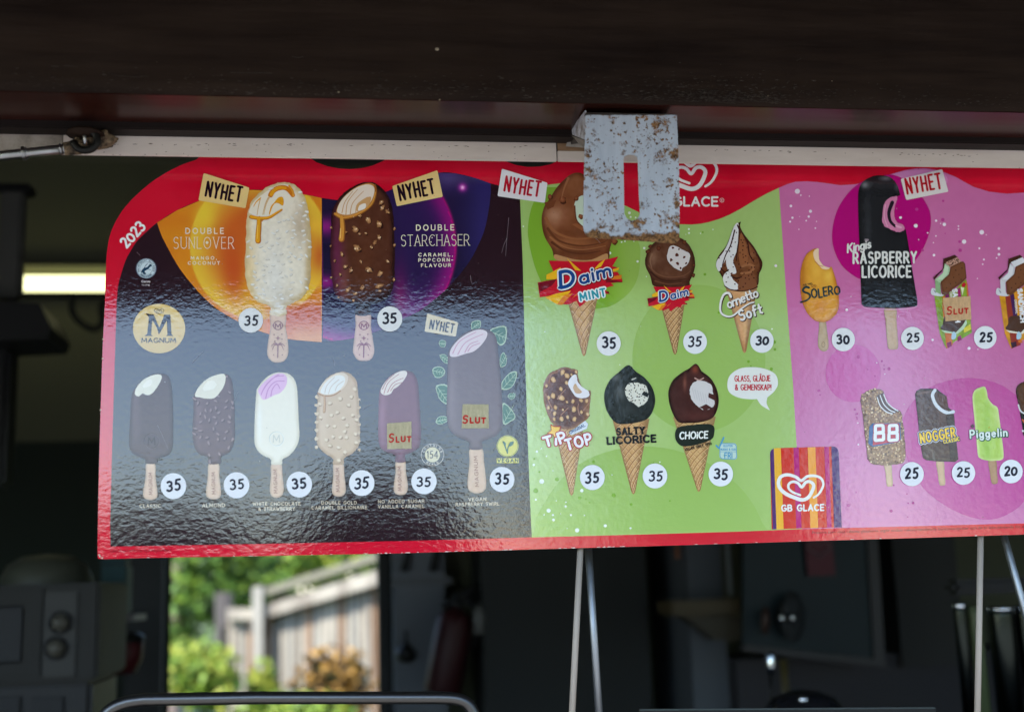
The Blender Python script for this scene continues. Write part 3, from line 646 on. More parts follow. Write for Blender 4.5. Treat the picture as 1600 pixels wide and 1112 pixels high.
# dark nutty bar with caramel drip
out = wob(sm(ZB([(640, 790), (640, 740), (582, 725), (540, 690), (520, 620), (510, 500), (514, 350), (520, 262), (560, 190), (620, 140), (690, 114), (750, 124), (800, 178), (826, 240), (836, 340), (840, 500), (836, 620), (815, 690), (770, 725), (715, 742), (714, 790)]), 5), .45, 2)
o = area('ice_cream_print', out, shader(out, (84, 46, 32), (44, 20, 18), 10, [(527, 400, 10, 70, (110, 40, 84), .75), (538, 440, 8, 40, (150, 90, 90), .4), (570, 400, 16, 60, (102, 58, 38), .5), (600, 465, 30, 12, (30, 20, 30), .6), (570, 478, 30, 8, (26, 20, 30), .8)], 8, 9), sign, 4, step=1.7, label='dark chocolate ice cream bar with popcorn pieces and a bite')
stick(o, ZB([(643, 785), (640, 850), (628, 950), (628, 985), (650, 1020), (685, 1026), (718, 1018), (735, 980), (730, 930), (718, 850), (714, 785)]), 3, c=(214, 182, 172))
F = Flat()
for (x, y, r) in [(640, 355, 20), (705, 305, 17), (762, 330, 20), (660, 378, 8), (760, 395, 13), (738, 420, 12), (720, 445, 12), (648, 448, 22), (570, 482, 12), (667, 520, 10), (587, 545, 13), (615, 562, 15), (706, 562, 21), (765, 580, 17), (805, 518, 11), (560, 585, 9), (600, 662, 15), (675, 652, 14), (762, 645, 20), (638, 682, 12), (545, 640, 9), (628, 718, 9), (835, 610, 9), (838, 435, 9), (515, 345, 9), (533, 515, 8), (770, 218, 14), (803, 265, 14), (777, 243, 14), (660, 283, 12), (590, 370, 9), (692, 375, 8), (838, 350, 8), (512, 440, 7), (515, 600, 7), (552, 702, 7), (762, 668, 10)]:
    px, py = ZB([(x, y)])[0]; a = random.uniform(0, 3); rr = r / 3.27
    F.blob(px + .9, py + 1, rr * 1.05, (46, 22, 18), ry=rr * .72, ang=a, jag=.2); F.blob(px, py, rr, (206, 154, 104), (132, 84, 50), ry=rr * .66, ang=a, jag=.35, n=11)
    for _ in range(3): F.blob(px + random.uniform(-.5, .5) * rr, py + random.uniform(-.4, .3) * rr, rr * .24, random.choice([(236, 204, 166), (214, 170, 120), (96, 56, 34)]), jag=.3, n=6)
F.build('popcorn_pieces', o, 5, SATIN)
bite = sm(ZB([(540, 268), (560, 215), (600, 170), (650, 135), (705, 118), (740, 130), (744, 165), (725, 215), (690, 250), (650, 275), (600, 290), (560, 285)]), 5)
F = Flat(); F.poly(bite, (196, 132, 66)); F.poly((bite - bite.mean(0)) * [.93, .9] + bite.mean(0) + [-.8, -.6], (232, 214, 196))
for (a, b, c) in (((590, 280), (600, 215), (650, 150)), ((612, 280), (625, 220), (680, 160)), ((570, 270), (585, 215), (625, 160)), ((640, 265), (650, 225), (700, 190))): F.stroke(ZB([a, b, c]), 1.6, (206, 160, 116), 1, smooth=True)
F.poly(sm(ZB([(645, 262), (650, 225), (690, 195), (720, 190), (705, 235), (675, 255)]), 3), (206, 158, 104)); F.poly(sm(ZB([(652, 258), (660, 232), (690, 222), (690, 245), (670, 256)]), 3), (238, 226, 214))
F.build('bite', o, 5, SATIN)
F = Flat(); CA = (214, 146, 60)
F.stroke(ZB([(534, 276), (570, 298), (610, 294), (650, 280), (700, 250), (730, 215), (744, 165), (738, 128)]), 4.4, (150, 88, 34), 2.6, smooth=True)
F.stroke(ZB([(570, 296), (574, 350), (568, 405)]), 7.2, (150, 88, 34), 9.6, smooth=True)
F.stroke(ZB([(534, 274), (570, 294), (610, 290), (650, 276), (700, 246), (728, 213), (742, 165)]), 3.0, CA, 1.5, smooth=True)
F.stroke(ZB([(568, 292), (571, 350), (566, 403)]), 4.8, CA, 7.2, smooth=True); F.stroke(ZB([(563, 350), (561, 400)]), 1.3, (244, 200, 120))
F.build('caramel_drip', o, 6, SATIN)
deco(ZB, 682, o, (150, 100, 118))

# lower row of bars
def bar(out, base, edge, label, hl=(), nz=3, L=4):
    return area('ice_cream_print', out, shader(out, base, edge, 7, hl, nz, 6), sign, L, SATIN, step=2.2, label=label)
def bstick(o, z, pts, tx):
    stick(o, z(pts), 3)
    F = Flat(); p = z(tx); hand(F, 'MAGNUM', *p[0], *p[1], 5.2, 1.0, (166, 124, 112), gap=.3, serif=.06); F.build('stick_lettering', o, 4, SATIN)
def medal(o, x, y, r, c1, c2):
    F = Flat(); F.stroke(_arc(x, y, r, r, 0, 360, 24), 1.1, c1); F.stroke(_arc(x + .7, y + .7, r, r, 0, 360, 24), .7, c2); hand(F, 'M', x - r * .45, y + r * .5, x + r * .45, y + r * .5, r * 1.0, 1.3, c1, serif=.1); F.build('embossed_seal', o, 5, SATIN)
# plain milk chocolate
out = sm(ZD([(240, 815), (235, 795), (190, 775), (163, 745), (160, 690), (165, 580), (170, 500), (180, 465), (215, 420), (265, 388), (305, 380), (345, 390), (362, 430), (370, 520), (372, 650), (368, 740), (345, 775), (300, 792), (292, 815)]), 4)
o = bar(out, (92, 74, 76), (72, 56, 58), 'plain milk chocolate ice cream bar with an embossed seal', [(212, 640, 6, 50, (124, 102, 106), .5)])
bstick(o, ZD, [(243, 815), (240, 880), (228, 950), (232, 980), (263, 992), (293, 980), (296, 950), (288, 880), (284, 815)], [(272, 965), (270, 860)])
F = Flat(); F.poly(sm(ZD([(188, 480), (195, 450), (225, 415), (265, 392), (305, 385), (318, 400), (300, 440), (270, 478), (245, 485), (225, 478), (205, 492)]), 4), (226, 222, 206)); F.blob(*ZD([(250, 430)])[0], 9, (238, 234, 222), ry=5, ang=-.6); F.build('bite', o, 5, SATIN)
medal(o, *ZD([(268, 706)])[0], 11.5, (62, 48, 52), (122, 102, 104))
# almond
out = wob(sm(ZD([(545, 815), (540, 785), (500, 770), (475, 735), (467, 680), (470, 560), (472, 490), (490, 455), (530, 415), (580, 388), (625, 384), (650, 400), (662, 460), (668, 560), (670, 660), (662, 730), (635, 768), (605, 780), (600, 815)]), 5), .5, 4)
o = bar(out, (104, 80, 84), (80, 60, 64), 'chocolate ice cream bar with chopped almonds and a bite', [(310, 640, 6, 50, (134, 108, 112), .5)])
bstick(o, ZD, [(545, 815), (540, 880), (531, 950), (538, 978), (568, 988), (598, 978), (603, 950), (596, 880), (592, 815)], [(576, 962), (574, 858)])
bt = sm(ZD([(478, 490), (490, 455), (530, 412), (580, 388), (622, 386), (622, 430), (600, 470), (570, 500), (530, 502), (500, 496)]), 4)
F = Flat(); F.poly(bt, (224, 218, 200)); F.blob(*ZD([(548, 440)])[0], 12, (236, 232, 218), ry=7, ang=-.6); F.build('bite', o, 6, SATIN)
F = Flat()
for (x, y) in scatter(out, 40, 7.6, 1.0, 8, bt): a = random.uniform(0, 3); F.blob(x + .7, y + .8, 4.0, (74, 56, 62), ry=2.2, ang=a); F.blob(x, y, 3.7, (158, 132, 132), (120, 96, 100), ry=1.9, ang=a, jag=.3)
F.build('almond_pieces', o, 5, SATIN)
# white chocolate
out = sm(ZE([(190, 706), (184, 672), (120, 638), (82, 585), (75, 520), (78, 380), (88, 230), (100, 190), (150, 130), (200, 100), (250, 92), (305, 103), (345, 145), (362, 220), (370, 400), (375, 520), (355, 590), (310, 645), (262, 675), (256, 706)]), 4)
o = bar(out, (234, 227, 210), (212, 203, 182), 'plain white chocolate ice cream bar with a pink swirl in the bite', [(405, 660, 4, 30, (238, 238, 232), .6)], 2)
bstick(o, ZE, [(190, 700), (186, 780), (178, 870), (188, 915), (222, 930), (258, 915), (271, 870), (262, 780), (254, 700)], [(228, 898), (224, 742)])
F = Flat(); PKc = (222, 178, 214); F.poly(sm(ZE([(102, 205), (150, 148), (210, 106), (265, 100), (292, 130), (286, 180), (250, 226), (205, 245), (140, 275), (112, 245)]), 5), PKc)
for (a, b, c, d) in (((120, 240), (150, 180), (210, 125), (270, 115)), ((150, 265), (170, 200), (215, 155), (275, 150)), ((185, 250), (195, 205), (225, 170), (245, 200)), ((130, 215), (165, 165), (215, 120), (240, 108))): F.stroke(ZE([a, b, c, d]), 1.8, (196, 138, 190), 1.4, smooth=True)
F.build('bite', o, 5, SATIN)
medal(o, *ZE([(222, 535)])[0], 11, (206, 204, 192), (238, 238, 230))
# double gold caramel
out = wob(sm(ZE([(603, 706), (598, 668), (550, 635), (500, 580), (488, 500), (490, 390), (498, 280), (505, 210), (550, 140), (610, 100), (670, 88), (720, 105), (755, 150), (768, 230), (776, 350), (780, 500), (778, 570), (740, 625), (690, 655), (672, 675), (668, 706)]), 5), .6, 6)
o = bar(out, (206, 180, 152), (178, 148, 120), 'pale golden caramel ice cream bar with nuts and a drip', [(505, 640, 6, 50, (222, 200, 176), .5)], 5)
bstick(o, ZE, [(604, 700), (602, 780), (593, 870), (602, 908), (638, 922), (674, 908), (686, 870), (676, 780), (668, 700)], [(644, 888), (640, 732)])
bt = sm(ZE([(500, 225), (520, 180), (560, 135), (620, 100), (670, 96), (700, 120), (690, 170), (650, 215), (600, 240), (550, 248), (515, 240)]), 5)
F = Flat(); F.poly(bt, (224, 206, 184)); F.poly((bt - bt.mean(0)) * [.82, .84] + bt.mean(0) + [-.3, .6], (228, 226, 220))
for (a, b, c) in (((545, 230), (560, 180), (610, 125)), ((570, 235), (590, 185), (640, 140)), ((615, 215), (630, 180), (670, 150))): F.stroke(ZE([a, b, c]), 1.2, (206, 190, 176), smooth=True)
F.stroke(ZE([(500, 232), (540, 248), (600, 245), (650, 215)]), 2.6, (176, 134, 100), 1.8, smooth=True); F.stroke(ZE([(543, 250), (545, 300), (541, 355)]), 3, (176, 134, 100), 4.4, smooth=True); F.stroke(ZE([(541, 250), (543, 300), (539, 353)]), 1.6, (204, 166, 130), 2.6, smooth=True)
F.build('bite', o, 6, SATIN)
F = Flat()
for (x, y) in scatter(out, 26, 9, 2.0, 9, bt): F.blob(x + .9, y + 1.1, 3.6, (170, 142, 118), ry=3.2); F.blob(x, y, 3.3, (232, 216, 192), (210, 186, 156), ry=2.9, jag=.3)
for y in np.arange(620, 700, 13.): F.blob(np.interp(y, [620, 700], [495, 494.5]), y, 3, (214, 192, 164), jag=.3); F.blob(561, y + 4, 2.6, (200, 176, 150), jag=.3)
F.build('nut_pieces', o, 5, SATIN)
# vanilla caramel (covered by SLUT note)
out = sm(ZE([(1018, 690), (1015, 645), (960, 625), (915, 590), (902, 500), (905, 350), (908, 240), (920, 195), (965, 130), (1020, 92), (1075, 80), (1130, 92), (1165, 150), (1175, 260), (1185, 400), (1188, 520), (1175, 590), (1130, 625), (1082, 645), (1082, 690)]), 4)
o = bar(out, (126, 88, 104), (100, 68, 82), 'purple-brown ice cream bar with the lower of two SLUT notes', [(596, 650, 7, 60, (168, 124, 144), .6)])
bstick(o, ZE, [(1022, 682), (1018, 760), (1006, 850), (1012, 895), (1050, 912), (1090, 898), (1100, 850), (1088, 760), (1080, 682)], [(1058, 882), (1054, 722)])
F = Flat(); F.poly(sm(ZE([(918, 222), (935, 175), (985, 120), (1040, 88), (1085, 82), (1095, 105), (1070, 150), (1030, 190), (1005, 205), (985, 235), (945, 245)]), 4), (224, 212, 204))
for (a, b, c) in (((940, 235), (970, 160), (1040, 105)), ((965, 225), (1000, 165), (1070, 130)), ((985, 215), (1015, 175), (1060, 160)), ((930, 205), (960, 150), (1010, 105))): F.stroke(ZE([a, b, c]), 1.3, (182, 130, 130), 1, smooth=True)
F.build('bite', o, 5, SATIN)
# vegan big bar with leaves
LEAVES = []; lf = (84, 122, 108); le = (178, 196, 170)
for pts in ([(498, 140), (500, 105), (540, 97), (543, 130), (520, 142)], [(586, 150), (620, 130), (670, 128), (668, 200), (640, 222), (610, 185)], [(640, 325), (640, 280), (657, 254), (672, 285), (670, 315), (655, 328)], [(648, 440), (650, 400), (690, 355), (724, 352), (715, 400), (690, 435)], [(678, 474), (690, 458), (715, 460), (712, 480), (695, 490)], [(655, 610), (652, 508), (690, 530), (717, 575), (690, 600)], [(336, 210), (345, 195), (370, 200), (366, 228), (345, 228)], [(340, 270), (365, 265), (382, 285), (380, 312), (355, 300)], [(303, 345), (318, 328), (350, 328), (368, 352), (350, 378), (318, 380)], [(323, 420), (380, 420), (384, 510), (345, 495), (328, 460)], [(320, 600), (335, 575), (368, 572), (384, 585), (362, 608), (335, 612)]):
    F = Flat(); LEAVES.append(F); p = sm(ZF(pts), 3); c = p.mean(0); F.poly(p, le); F.poly((p - c) * .86 + c, lf)
    a = p[0]; b = c + (c - a); F.stroke([a, b], .8, le); d = (b - a) / max(np.linalg.norm(b - a), 1e-6); nn = np.array([-d[1], d[0]]); ll = np.linalg.norm(b - a)
    for k in (.3, .5, .7):
        q = a + (b - a) * k
        for s in (-1, 1): F.stroke([q, q + d * ll * .15 + nn * s * ll * .2], .6, le)
out = sm(ZF([(488, 735), (485, 700), (430, 675), (388, 635), (374, 560), (378, 420), (380, 290), (385, 250), (420, 195), (470, 155), (530, 137), (585, 145), (620, 180), (632, 270), (645, 400), (652, 540), (650, 620), (625, 665), (570, 690), (550, 700), (550, 735)]), 4)
o = bar(out, (118, 102, 108), (94, 80, 86), 'large mauve-brown ice cream bar framed by green leaves, with a SLUT note', [(705, 620, 8, 60, (142, 126, 132), .6)])
for F in LEAVES: F.build('leaf_drawing', o, 3, SATIN)
bstick(o, ZF, [(490, 732), (488, 800), (478, 900), (486, 940), (524, 955), (562, 940), (571, 900), (560, 800), (550, 732)], [(534, 920), (526, 770)])
F = Flat(); F.poly(sm(ZF([(390, 270), (395, 240), (430, 195), (480, 160), (530, 142), (570, 150), (575, 175), (550, 215), (510, 250), (470, 262), (430, 275), (405, 278)]), 4), (222, 206, 212))
for (a, b, c) in (((405, 260), (440, 200), (520, 155)), ((430, 265), (470, 205), (555, 165)), ((465, 255), (490, 215), (530, 200)), ((480, 250), (500, 225), (540, 210))): F.stroke(ZF([a, b, c]), 1.7, (204, 158, 178), 1.2, smooth=True)
F.build('bite', o, 5, SATIN)
# kcal seal and vegan mark
c0 = ZF([(304, 763)])[0]; o = area('round_seal', ell(*c0, 18, 17.6), (48, 38, 46), sign, 3)
def f(F):
    F.stroke(_arc(*c0, 17.6, 17.2, 0, 360, 36), .8, (190, 178, 168)); F.disc(*c0, 11.8, (206, 194, 160), 30)
    hand(F, '154', c0[0] - 8.5, c0[1] + 5.2, c0[0] + 8, c0[1] + 5, 11, 1.5, (52, 40, 48), gap=.28)
    for txt, a0, a1, r, top in (('CONTAINS', 160, 20, 13.2, True), ('KCALS', 238, 302, 16.2, False)):
        for ch, a in zip(txt, np.linspace(a0, a1, len(txt))):
            x, y = c0[0] + r * math.cos(R(a)), c0[1] - r * math.sin(R(a)); d = (math.sin(R(a)), math.cos(R(a))) if top else (-math.sin(R(a)), -math.cos(R(a)))
            hand(F, ch, x - d[0] * 1.2, y - d[1] * 1.2, x + d[0] * 1.2, y + d[1] * 1.2, 3, .7, (196, 184, 172))
letters('seal_lettering', f, 4, o)
c0 = ZF([(677, 720)])[0]; o = area('vegan_mark', ell(*c0, 17, 16.8), (206, 196, 78), sign, 3)
def f(F):
    F.stroke(_arc(*c0, 16, 15.8, 0, 360, 30), .7, (90, 110, 60)); g = (38, 92, 62)
    F.stroke(ZF([(657, 700), (668, 730), (677, 755)]), 2.6, g, 1.8, smooth=True); F.stroke(ZF([(677, 755), (680, 725), (698, 706)]), 1.6, g, 2, smooth=True); F.poly(sm(ZF([(682, 716), (690, 700), (708, 698), (702, 714), (690, 722)]), 3), g); F.poly(sm(ZF([(652, 695), (666, 702), (668, 716), (658, 714)]), 3), g)
    F.poly(ZF([(623, 780), (733, 780), (733, 804), (623, 804)]), (206, 196, 78)); p = ZF([(628, 799), (728, 799)]); hand(F, 'VEGAN', *p[0], *p[1], 5, 1.5, (58, 72, 48), gap=.4)
letters('mark_lettering', f, 4, o)

# cones
def cone(parent, TL, TR, tip, L, c=(206, 160, 104), d=(150, 96, 52), nlines=9, texture=True, L2=None):
    TL, TR, tip = map(lambda p: np.array(p, float), (TL, TR, tip)); mid = (TL + TR) / 2; ax = tip - mid
    tw = np.linalg.norm(TR - TL) * .04
    poly = np.array([TL, TR, tip + [3, -3], tip + [1, .3], tip + [-1, .3], tip + [-3, -3.5]])
    def f(x, y):
        t = ((x - mid[0]) * ax[0] + (y - mid[1]) * ax[1]) / ax.dot(ax); hw = np.maximum(.06, 1 - t) * np.linalg.norm(TR - TL) / 2; u = ((x - mid[0]) - ax[0] * t) / hw
        cc = mix(c, tuple(v * .76 for v in c), ss(np.abs(u + .1), .45, 1)); cc = mix(cc, (226, 186, 130), .5 * np.exp(-((u - .25) / .3) ** 2)); cc = mix(cc, d, .45 * ss(t, .7, 1))
        return cc + (hn(x, y, 2.2, 3)[:, None] - .5) * 16
    o = area('cone', poly, f, parent, L, step=1.6)
    if texture:
        F = Flat()
        for s in (1, -1):
            for k in range(nlines + 4):
                t0 = (k - 3) / nlines
                seg = []
                for v in np.linspace(0, 1, 6):
                    tt = t0 + v * .34 * (1 - max(t0, 0) * .55)
                    if tt < 0.02 or tt > .96: continue
                    u = (v * 2 - 1) * s * .94; c2 = mid + ax * tt; hw = (1 - tt) * np.linalg.norm(TR - TL) / 2; seg.append((c2[0] + u * hw, c2[1] + math.sin(v * math.pi) * 1.2))
                if len(seg) > 1: F.stroke(seg, 1.2, tuple(int(v * 1.02) for v in d)); F.stroke([(a + .5, b + 1.2) for a, b in seg], .9, (226, 188, 136))
        F.build('waffle_lines', parent, L + .45)
    return o
# big mint cone
out = sm(ZV([(150, 545), (120, 480), (75, 400), (60, 310), (75, 235), (105, 190), (150, 120), (210, 60), (255, 38), (300, 45), (350, 90), (430, 200), (470, 330), (470, 420), (455, 480), (438, 545), (300, 560)]), 5)
o = area('ice_cream_print', out, shader(out, (132, 76, 46), (96, 48, 28), 9, [(866, 336, 14, 14, (196, 146, 118), .75), (898, 285, 12, 16, (150, 98, 64), .6), (900, 380, 50, 9, (166, 104, 62), .6), (890, 395, 50, 8, (84, 42, 26), .6), (900, 365, 50, 9, (104, 56, 34), .5), (935, 350, 20, 30, (70, 34, 20), .5)], 10, 10), sign, 4, step=1.8, label='large mint chocolate cone behind the rusty steel plate')
cone(o, ZV([(135, 500)])[0], ZV([(440, 500)])[0], ZV([(305, 1096)])[0], 3)
F = Flat()
for pts, w0, c in (([(85, 300), (140, 380), (260, 420), (400, 400), (455, 370)], 5, (150, 92, 56)), ([(95, 360), (160, 430), (280, 460), (400, 445), (450, 420)], 4, (104, 56, 34)), ([(120, 440), (200, 490), (300, 505), (400, 490)], 4, (92, 48, 30)), ([(110, 410), (190, 465), (300, 482), (430, 460)], 3, (156, 98, 62)), ([(215, 70), (190, 130), (175, 190)], 4, (158, 102, 68))):
    F.stroke(ZV(pts), w0, c, 1, smooth=True)
F.build('sheen', o, 4.5)
F = Flat(); F.poly(sm(ZV([(255, 205), (290, 170), (340, 180), (400, 260), (380, 340), (300, 350), (265, 310), (250, 250)]), 5), (206, 222, 200)); F.stroke(ZV([(252, 230), (262, 310), (300, 352)]), 2.2, (110, 62, 38), smooth=True)
for (x, y, r) in ((108, 175, 4), (180, 192, 6), (285, 290, 4), (480, 432, 5), (260, 185, 4)): p = ZV([(x, y)])[0]; F.blob(p[0] + .8, p[1] + .9, r, (78, 40, 24)); F.blob(*p, r * .9, (164, 96, 60), (112, 58, 34), jag=.2)
F.poly(ZV([(75, 210), (145, 195), (130, 235), (95, 250)]), (118, 64, 38)); F.poly(ZV([(235, 335), (300, 375), (300, 352), (265, 330)]), (150, 88, 54))
F.poly(sm(ZV([(150, 545), (135, 510), (180, 520), (260, 540), (350, 540), (430, 505), (445, 520), (430, 560), (300, 570)]), 3), (190, 140, 92))
F.build('bite', o, 5)
def burst(par, z, L, sub, s=1.0):
    F = Flat(); rd = (200, 22, 44); yl = (240, 184, 34); dr = (120, 14, 34); og = (226, 130, 40)
    for pts, c in (([(100, 545), (300, 552), (395, 548), (505, 522), (470, 578), (500, 585), (465, 612), (500, 610), (525, 650), (530, 668), (462, 676), (480, 690), (420, 706), (455, 738), (400, 738), (385, 772), (345, 762), (280, 815), (262, 778), (215, 800), (185, 798), (215, 735), (150, 742), (50, 758), (38, 672), (130, 655), (125, 600)], rd), ([(205, 530), (290, 605), (255, 600)], yl), ([(170, 585), (88, 628), (88, 655), (180, 652)], yl), ([(395, 560), (430, 535), (405, 580), (360, 600)], yl), ([(440, 605), (510, 585), (505, 600), (450, 622)], yl), ([(455, 640), (525, 628), (520, 652), (465, 655)], og), ([(80, 758), (150, 800), (190, 770), (230, 720), (150, 735)], yl), ([(150, 800), (180, 802), (240, 735), (190, 745)], og), ([(185, 798), (215, 798), (300, 700)], rd), ([(38, 676), (150, 650), (120, 690), (50, 730)], dr), ([(440, 650), (530, 668), (525, 672), (430, 672)], dr), ([(430, 730), (455, 740), (448, 722)], dr), ([(255, 750), (235, 765), (290, 715)], yl)): F.poly(z(pts), c)
    bl = (24, 70, 138)
    for wdt, c in ((s * 10.2, (70, 14, 30)), (s * 8.8, (232, 234, 238)), (s * 4.9, bl)):
        dx = .8 * s if c[0] == 70 else 0
        pa, pb, pc, pd = z([(172, 702), (246, 688), (288, 680), (462, 632)])
        hand(F, 'D', pa[0] + dx, pa[1] + dx, pb[0] + dx, pb[1] + dx, s * 24, wdt * 1.12, c, shear=.14, serif=.12)
        F.stroke([(pa[0] - 3.5 * s + dx, pa[1] + dx), (pb[0] - 5 * s + dx, pb[1] + .5 + dx)], wdt * .6, c); F.stroke([(pa[0] - 2 * s + dx, pa[1] - 24 * s + dx), (pa[0] + 8 * s + dx, pa[1] - 25 * s + dx)], wdt * .6, c)
        hand(F, 'aim', pc[0] + dx, pc[1] + dx, pd[0] + dx, pd[1] + dx, s * 19, wdt * .84, c, gap=.24, shear=.1)
    F.build(sub, par, L)
burst(o, ZV, 6, 'burst_lettering')
def f(F):
    for wdt, c in ((7, (236, 240, 240)), (2.9, (38, 150, 168))):
        p = ZV([(288, 776), (432, 748)]); hand(F, 'MINT', *p[0], *p[1], 11, wdt, c, gap=.4, jit=.04)
letters('mint_lettering', f, 7, o)
# small caramel cone
out = wob(sm(ZW([(110, 540), (85, 470), (45, 390), (42, 320), (70, 250), (110, 200), (180, 165), (270, 150), (340, 170), (390, 220), (425, 290), (436, 360), (425, 430), (395, 500), (380, 545), (250, 560)]), 5), .3, 3)
o = area('ice_cream_print', out, shader(out, (100, 62, 44), (66, 36, 26), 8, [(1022, 402, 8, 12, (150, 112, 90), .7), (1050, 440, 30, 6, (60, 32, 24), .5), (1040, 428, 30, 5, (120, 76, 54), .4)], 14, 7), sign, 4, step=1.8, label='chocolate dipped cone with speckled ice cream, right of the steel plate')
cone(o, ZW([(130, 560)])[0], ZW([(372, 560)])[0], ZW([(276, 1078)])[0], 3, (196, 150, 100), (132, 86, 48))
F = Flat()
for pts, w0, c in (([(70, 380), (130, 440), (220, 470), (340, 460), (400, 420)], 3, (122, 80, 58)), ([(85, 430), (160, 485), (260, 500), (370, 480)], 3, (66, 36, 26)), ([(95, 290), (80, 340), (95, 400)], 3.4, (142, 104, 82)), ([(120, 500), (220, 525), (330, 515)], 2.4, (112, 72, 50))):
    F.stroke(ZW(pts), w0, c, .8, smooth=True)
F.build('sheen', o, 4.5)
F = Flat(); F.poly(wob(sm(ZW([(215, 290), (235, 230), (275, 222), (330, 250), (390, 285), (392, 330), (375, 370), (335, 400), (325, 420), (270, 395), (235, 360), (216, 330)]), 4), .4, 2), (222, 214, 212))
for (x, y, r) in ((260, 238, 9), (308, 250, 9), (292, 296, 13), (350, 312, 11), (247, 336, 12), (297, 360, 13), (365, 360, 9), (320, 400, 8)): F.blob(*ZW([(x, y)])[0], r / 5.05, (92, 44, 32), jag=.35)
for (x, y, r) in ((147, 240, 18), (80, 225, 16), (422, 455, 17), (65, 268, 18), (350, 195, 18), (310, 172, 14), (425, 375, 10)): p = ZW([(x, y)])[0]; F.blob(*p, r / 5.05, (122, 66, 42), (76, 38, 26), jag=.35)
F.build('bite', o, 5)
zz = lambda pts: (np.array(pts, float) - [38, 522]) * [.1475, .1475] * [1.02, .98] + ZW([(58, 528)])[0]
burst(o, zz, 6, 'burst_lettering', .6)
# soft swirl cone
out = sm(ZW([(680, 550), (655, 480), (625, 430), (602, 390), (605, 340), (630, 290), (680, 225), (715, 140), (740, 75), (795, 32), (790, 65), (815, 120), (860, 180), (900, 230), (940, 300), (966, 350), (962, 400), (940, 450), (925, 540), (800, 580)]), 5)
o = area('ice_cream_print', out, shader(out, (112, 66, 40), (58, 28, 20), 5, [(1172, 400, 8, 30, (160, 100, 62), .6), (1170, 440, 8, 10, (150, 96, 62), .6)], 16, 4), sign, 4, step=1.8, label='soft swirl cone half vanilla and half chocolate with sprinkles')
cone(o, ZW([(675, 545)])[0], ZW([(928, 540)])[0], ZW([(825, 1066)])[0], 3, (214, 160, 110), (170, 106, 66), texture=False)
F = Flat(); V_ = (228, 224, 222); dkc = (62, 28, 24)
for pts in ([(740, 75), (772, 42), (768, 120), (740, 210), (700, 290), (650, 380), (625, 425), (602, 385), (610, 335), (660, 270), (700, 190)], [(760, 60), (778, 50), (775, 160), (765, 260), (735, 340), (755, 400), (758, 440), (715, 440), (690, 400), (680, 330), (720, 240), (745, 140)], [(672, 540), (655, 470), (690, 425), (715, 445), (735, 490), (775, 530), (768, 568), (700, 560)]): F.poly(sm(ZW(pts), 3), V_)
for pts in ([(770, 60), (790, 130), (770, 240), (760, 340)], [(748, 100), (715, 220), (675, 300), (650, 380)], [(810, 120), (850, 200), (865, 290), (900, 350)], [(640, 400), (670, 430), (700, 410)], [(720, 460), (760, 480), (810, 470), (850, 500)], [(850, 180), (910, 260), (945, 340), (950, 400)]): F.stroke(ZW(pts), 2.2, dkc, 1.6, smooth=True)
F.poly(sm(ZW([(800, 120), (835, 200), (850, 290), (845, 370), (800, 390), (780, 300), (785, 180)]), 3), (150, 92, 56)); F.poly(sm(ZW([(790, 480), (840, 450), (880, 470), (915, 500), (918, 550), (850, 575), (775, 570)]), 3), (130, 80, 52)); F.stroke(ZW([(800, 440), (870, 430), (900, 390), (860, 370), (810, 385)]), 3.6, (160, 104, 68), smooth=True)
F.stroke(ZW([(668, 540), (720, 570), (800, 580), (880, 568), (928, 545)]), 1.6, dkc, smooth=True)
for (x, y) in scatter(out, 60, 4.2, 1.5, 5): F.blob(x, y, 1.15, (70, 30, 26), jag=.3, n=6)
F.build('swirl', o, 5)
def f(F):
    for wdt, c, dx in ((4.6, (70, 40, 30), 1.1), (3.3, (236, 232, 228), 0)):
        q = lambda a, b: ZW([(a, b)])[0] + dx
        F.stroke(np.array(ZW([(718, 625), (700, 595), (660, 610), (635, 680), (640, 750), (690, 780), (740, 770), (800, 720), (860, 680), (900, 668)])) + dx, wdt * 1.15, c, 2, smooth=True)
        hand(F, 'ornetto', *q(700, 715), *q(935, 620), 13.5, wdt * .78, c, gap=.13, shear=.1)
        hand(F, 'Soft', *q(795, 812), *q(968, 752), 15, wdt * .92, c, gap=.26, shear=.08)
letters('white_lettering', f, 6, o)

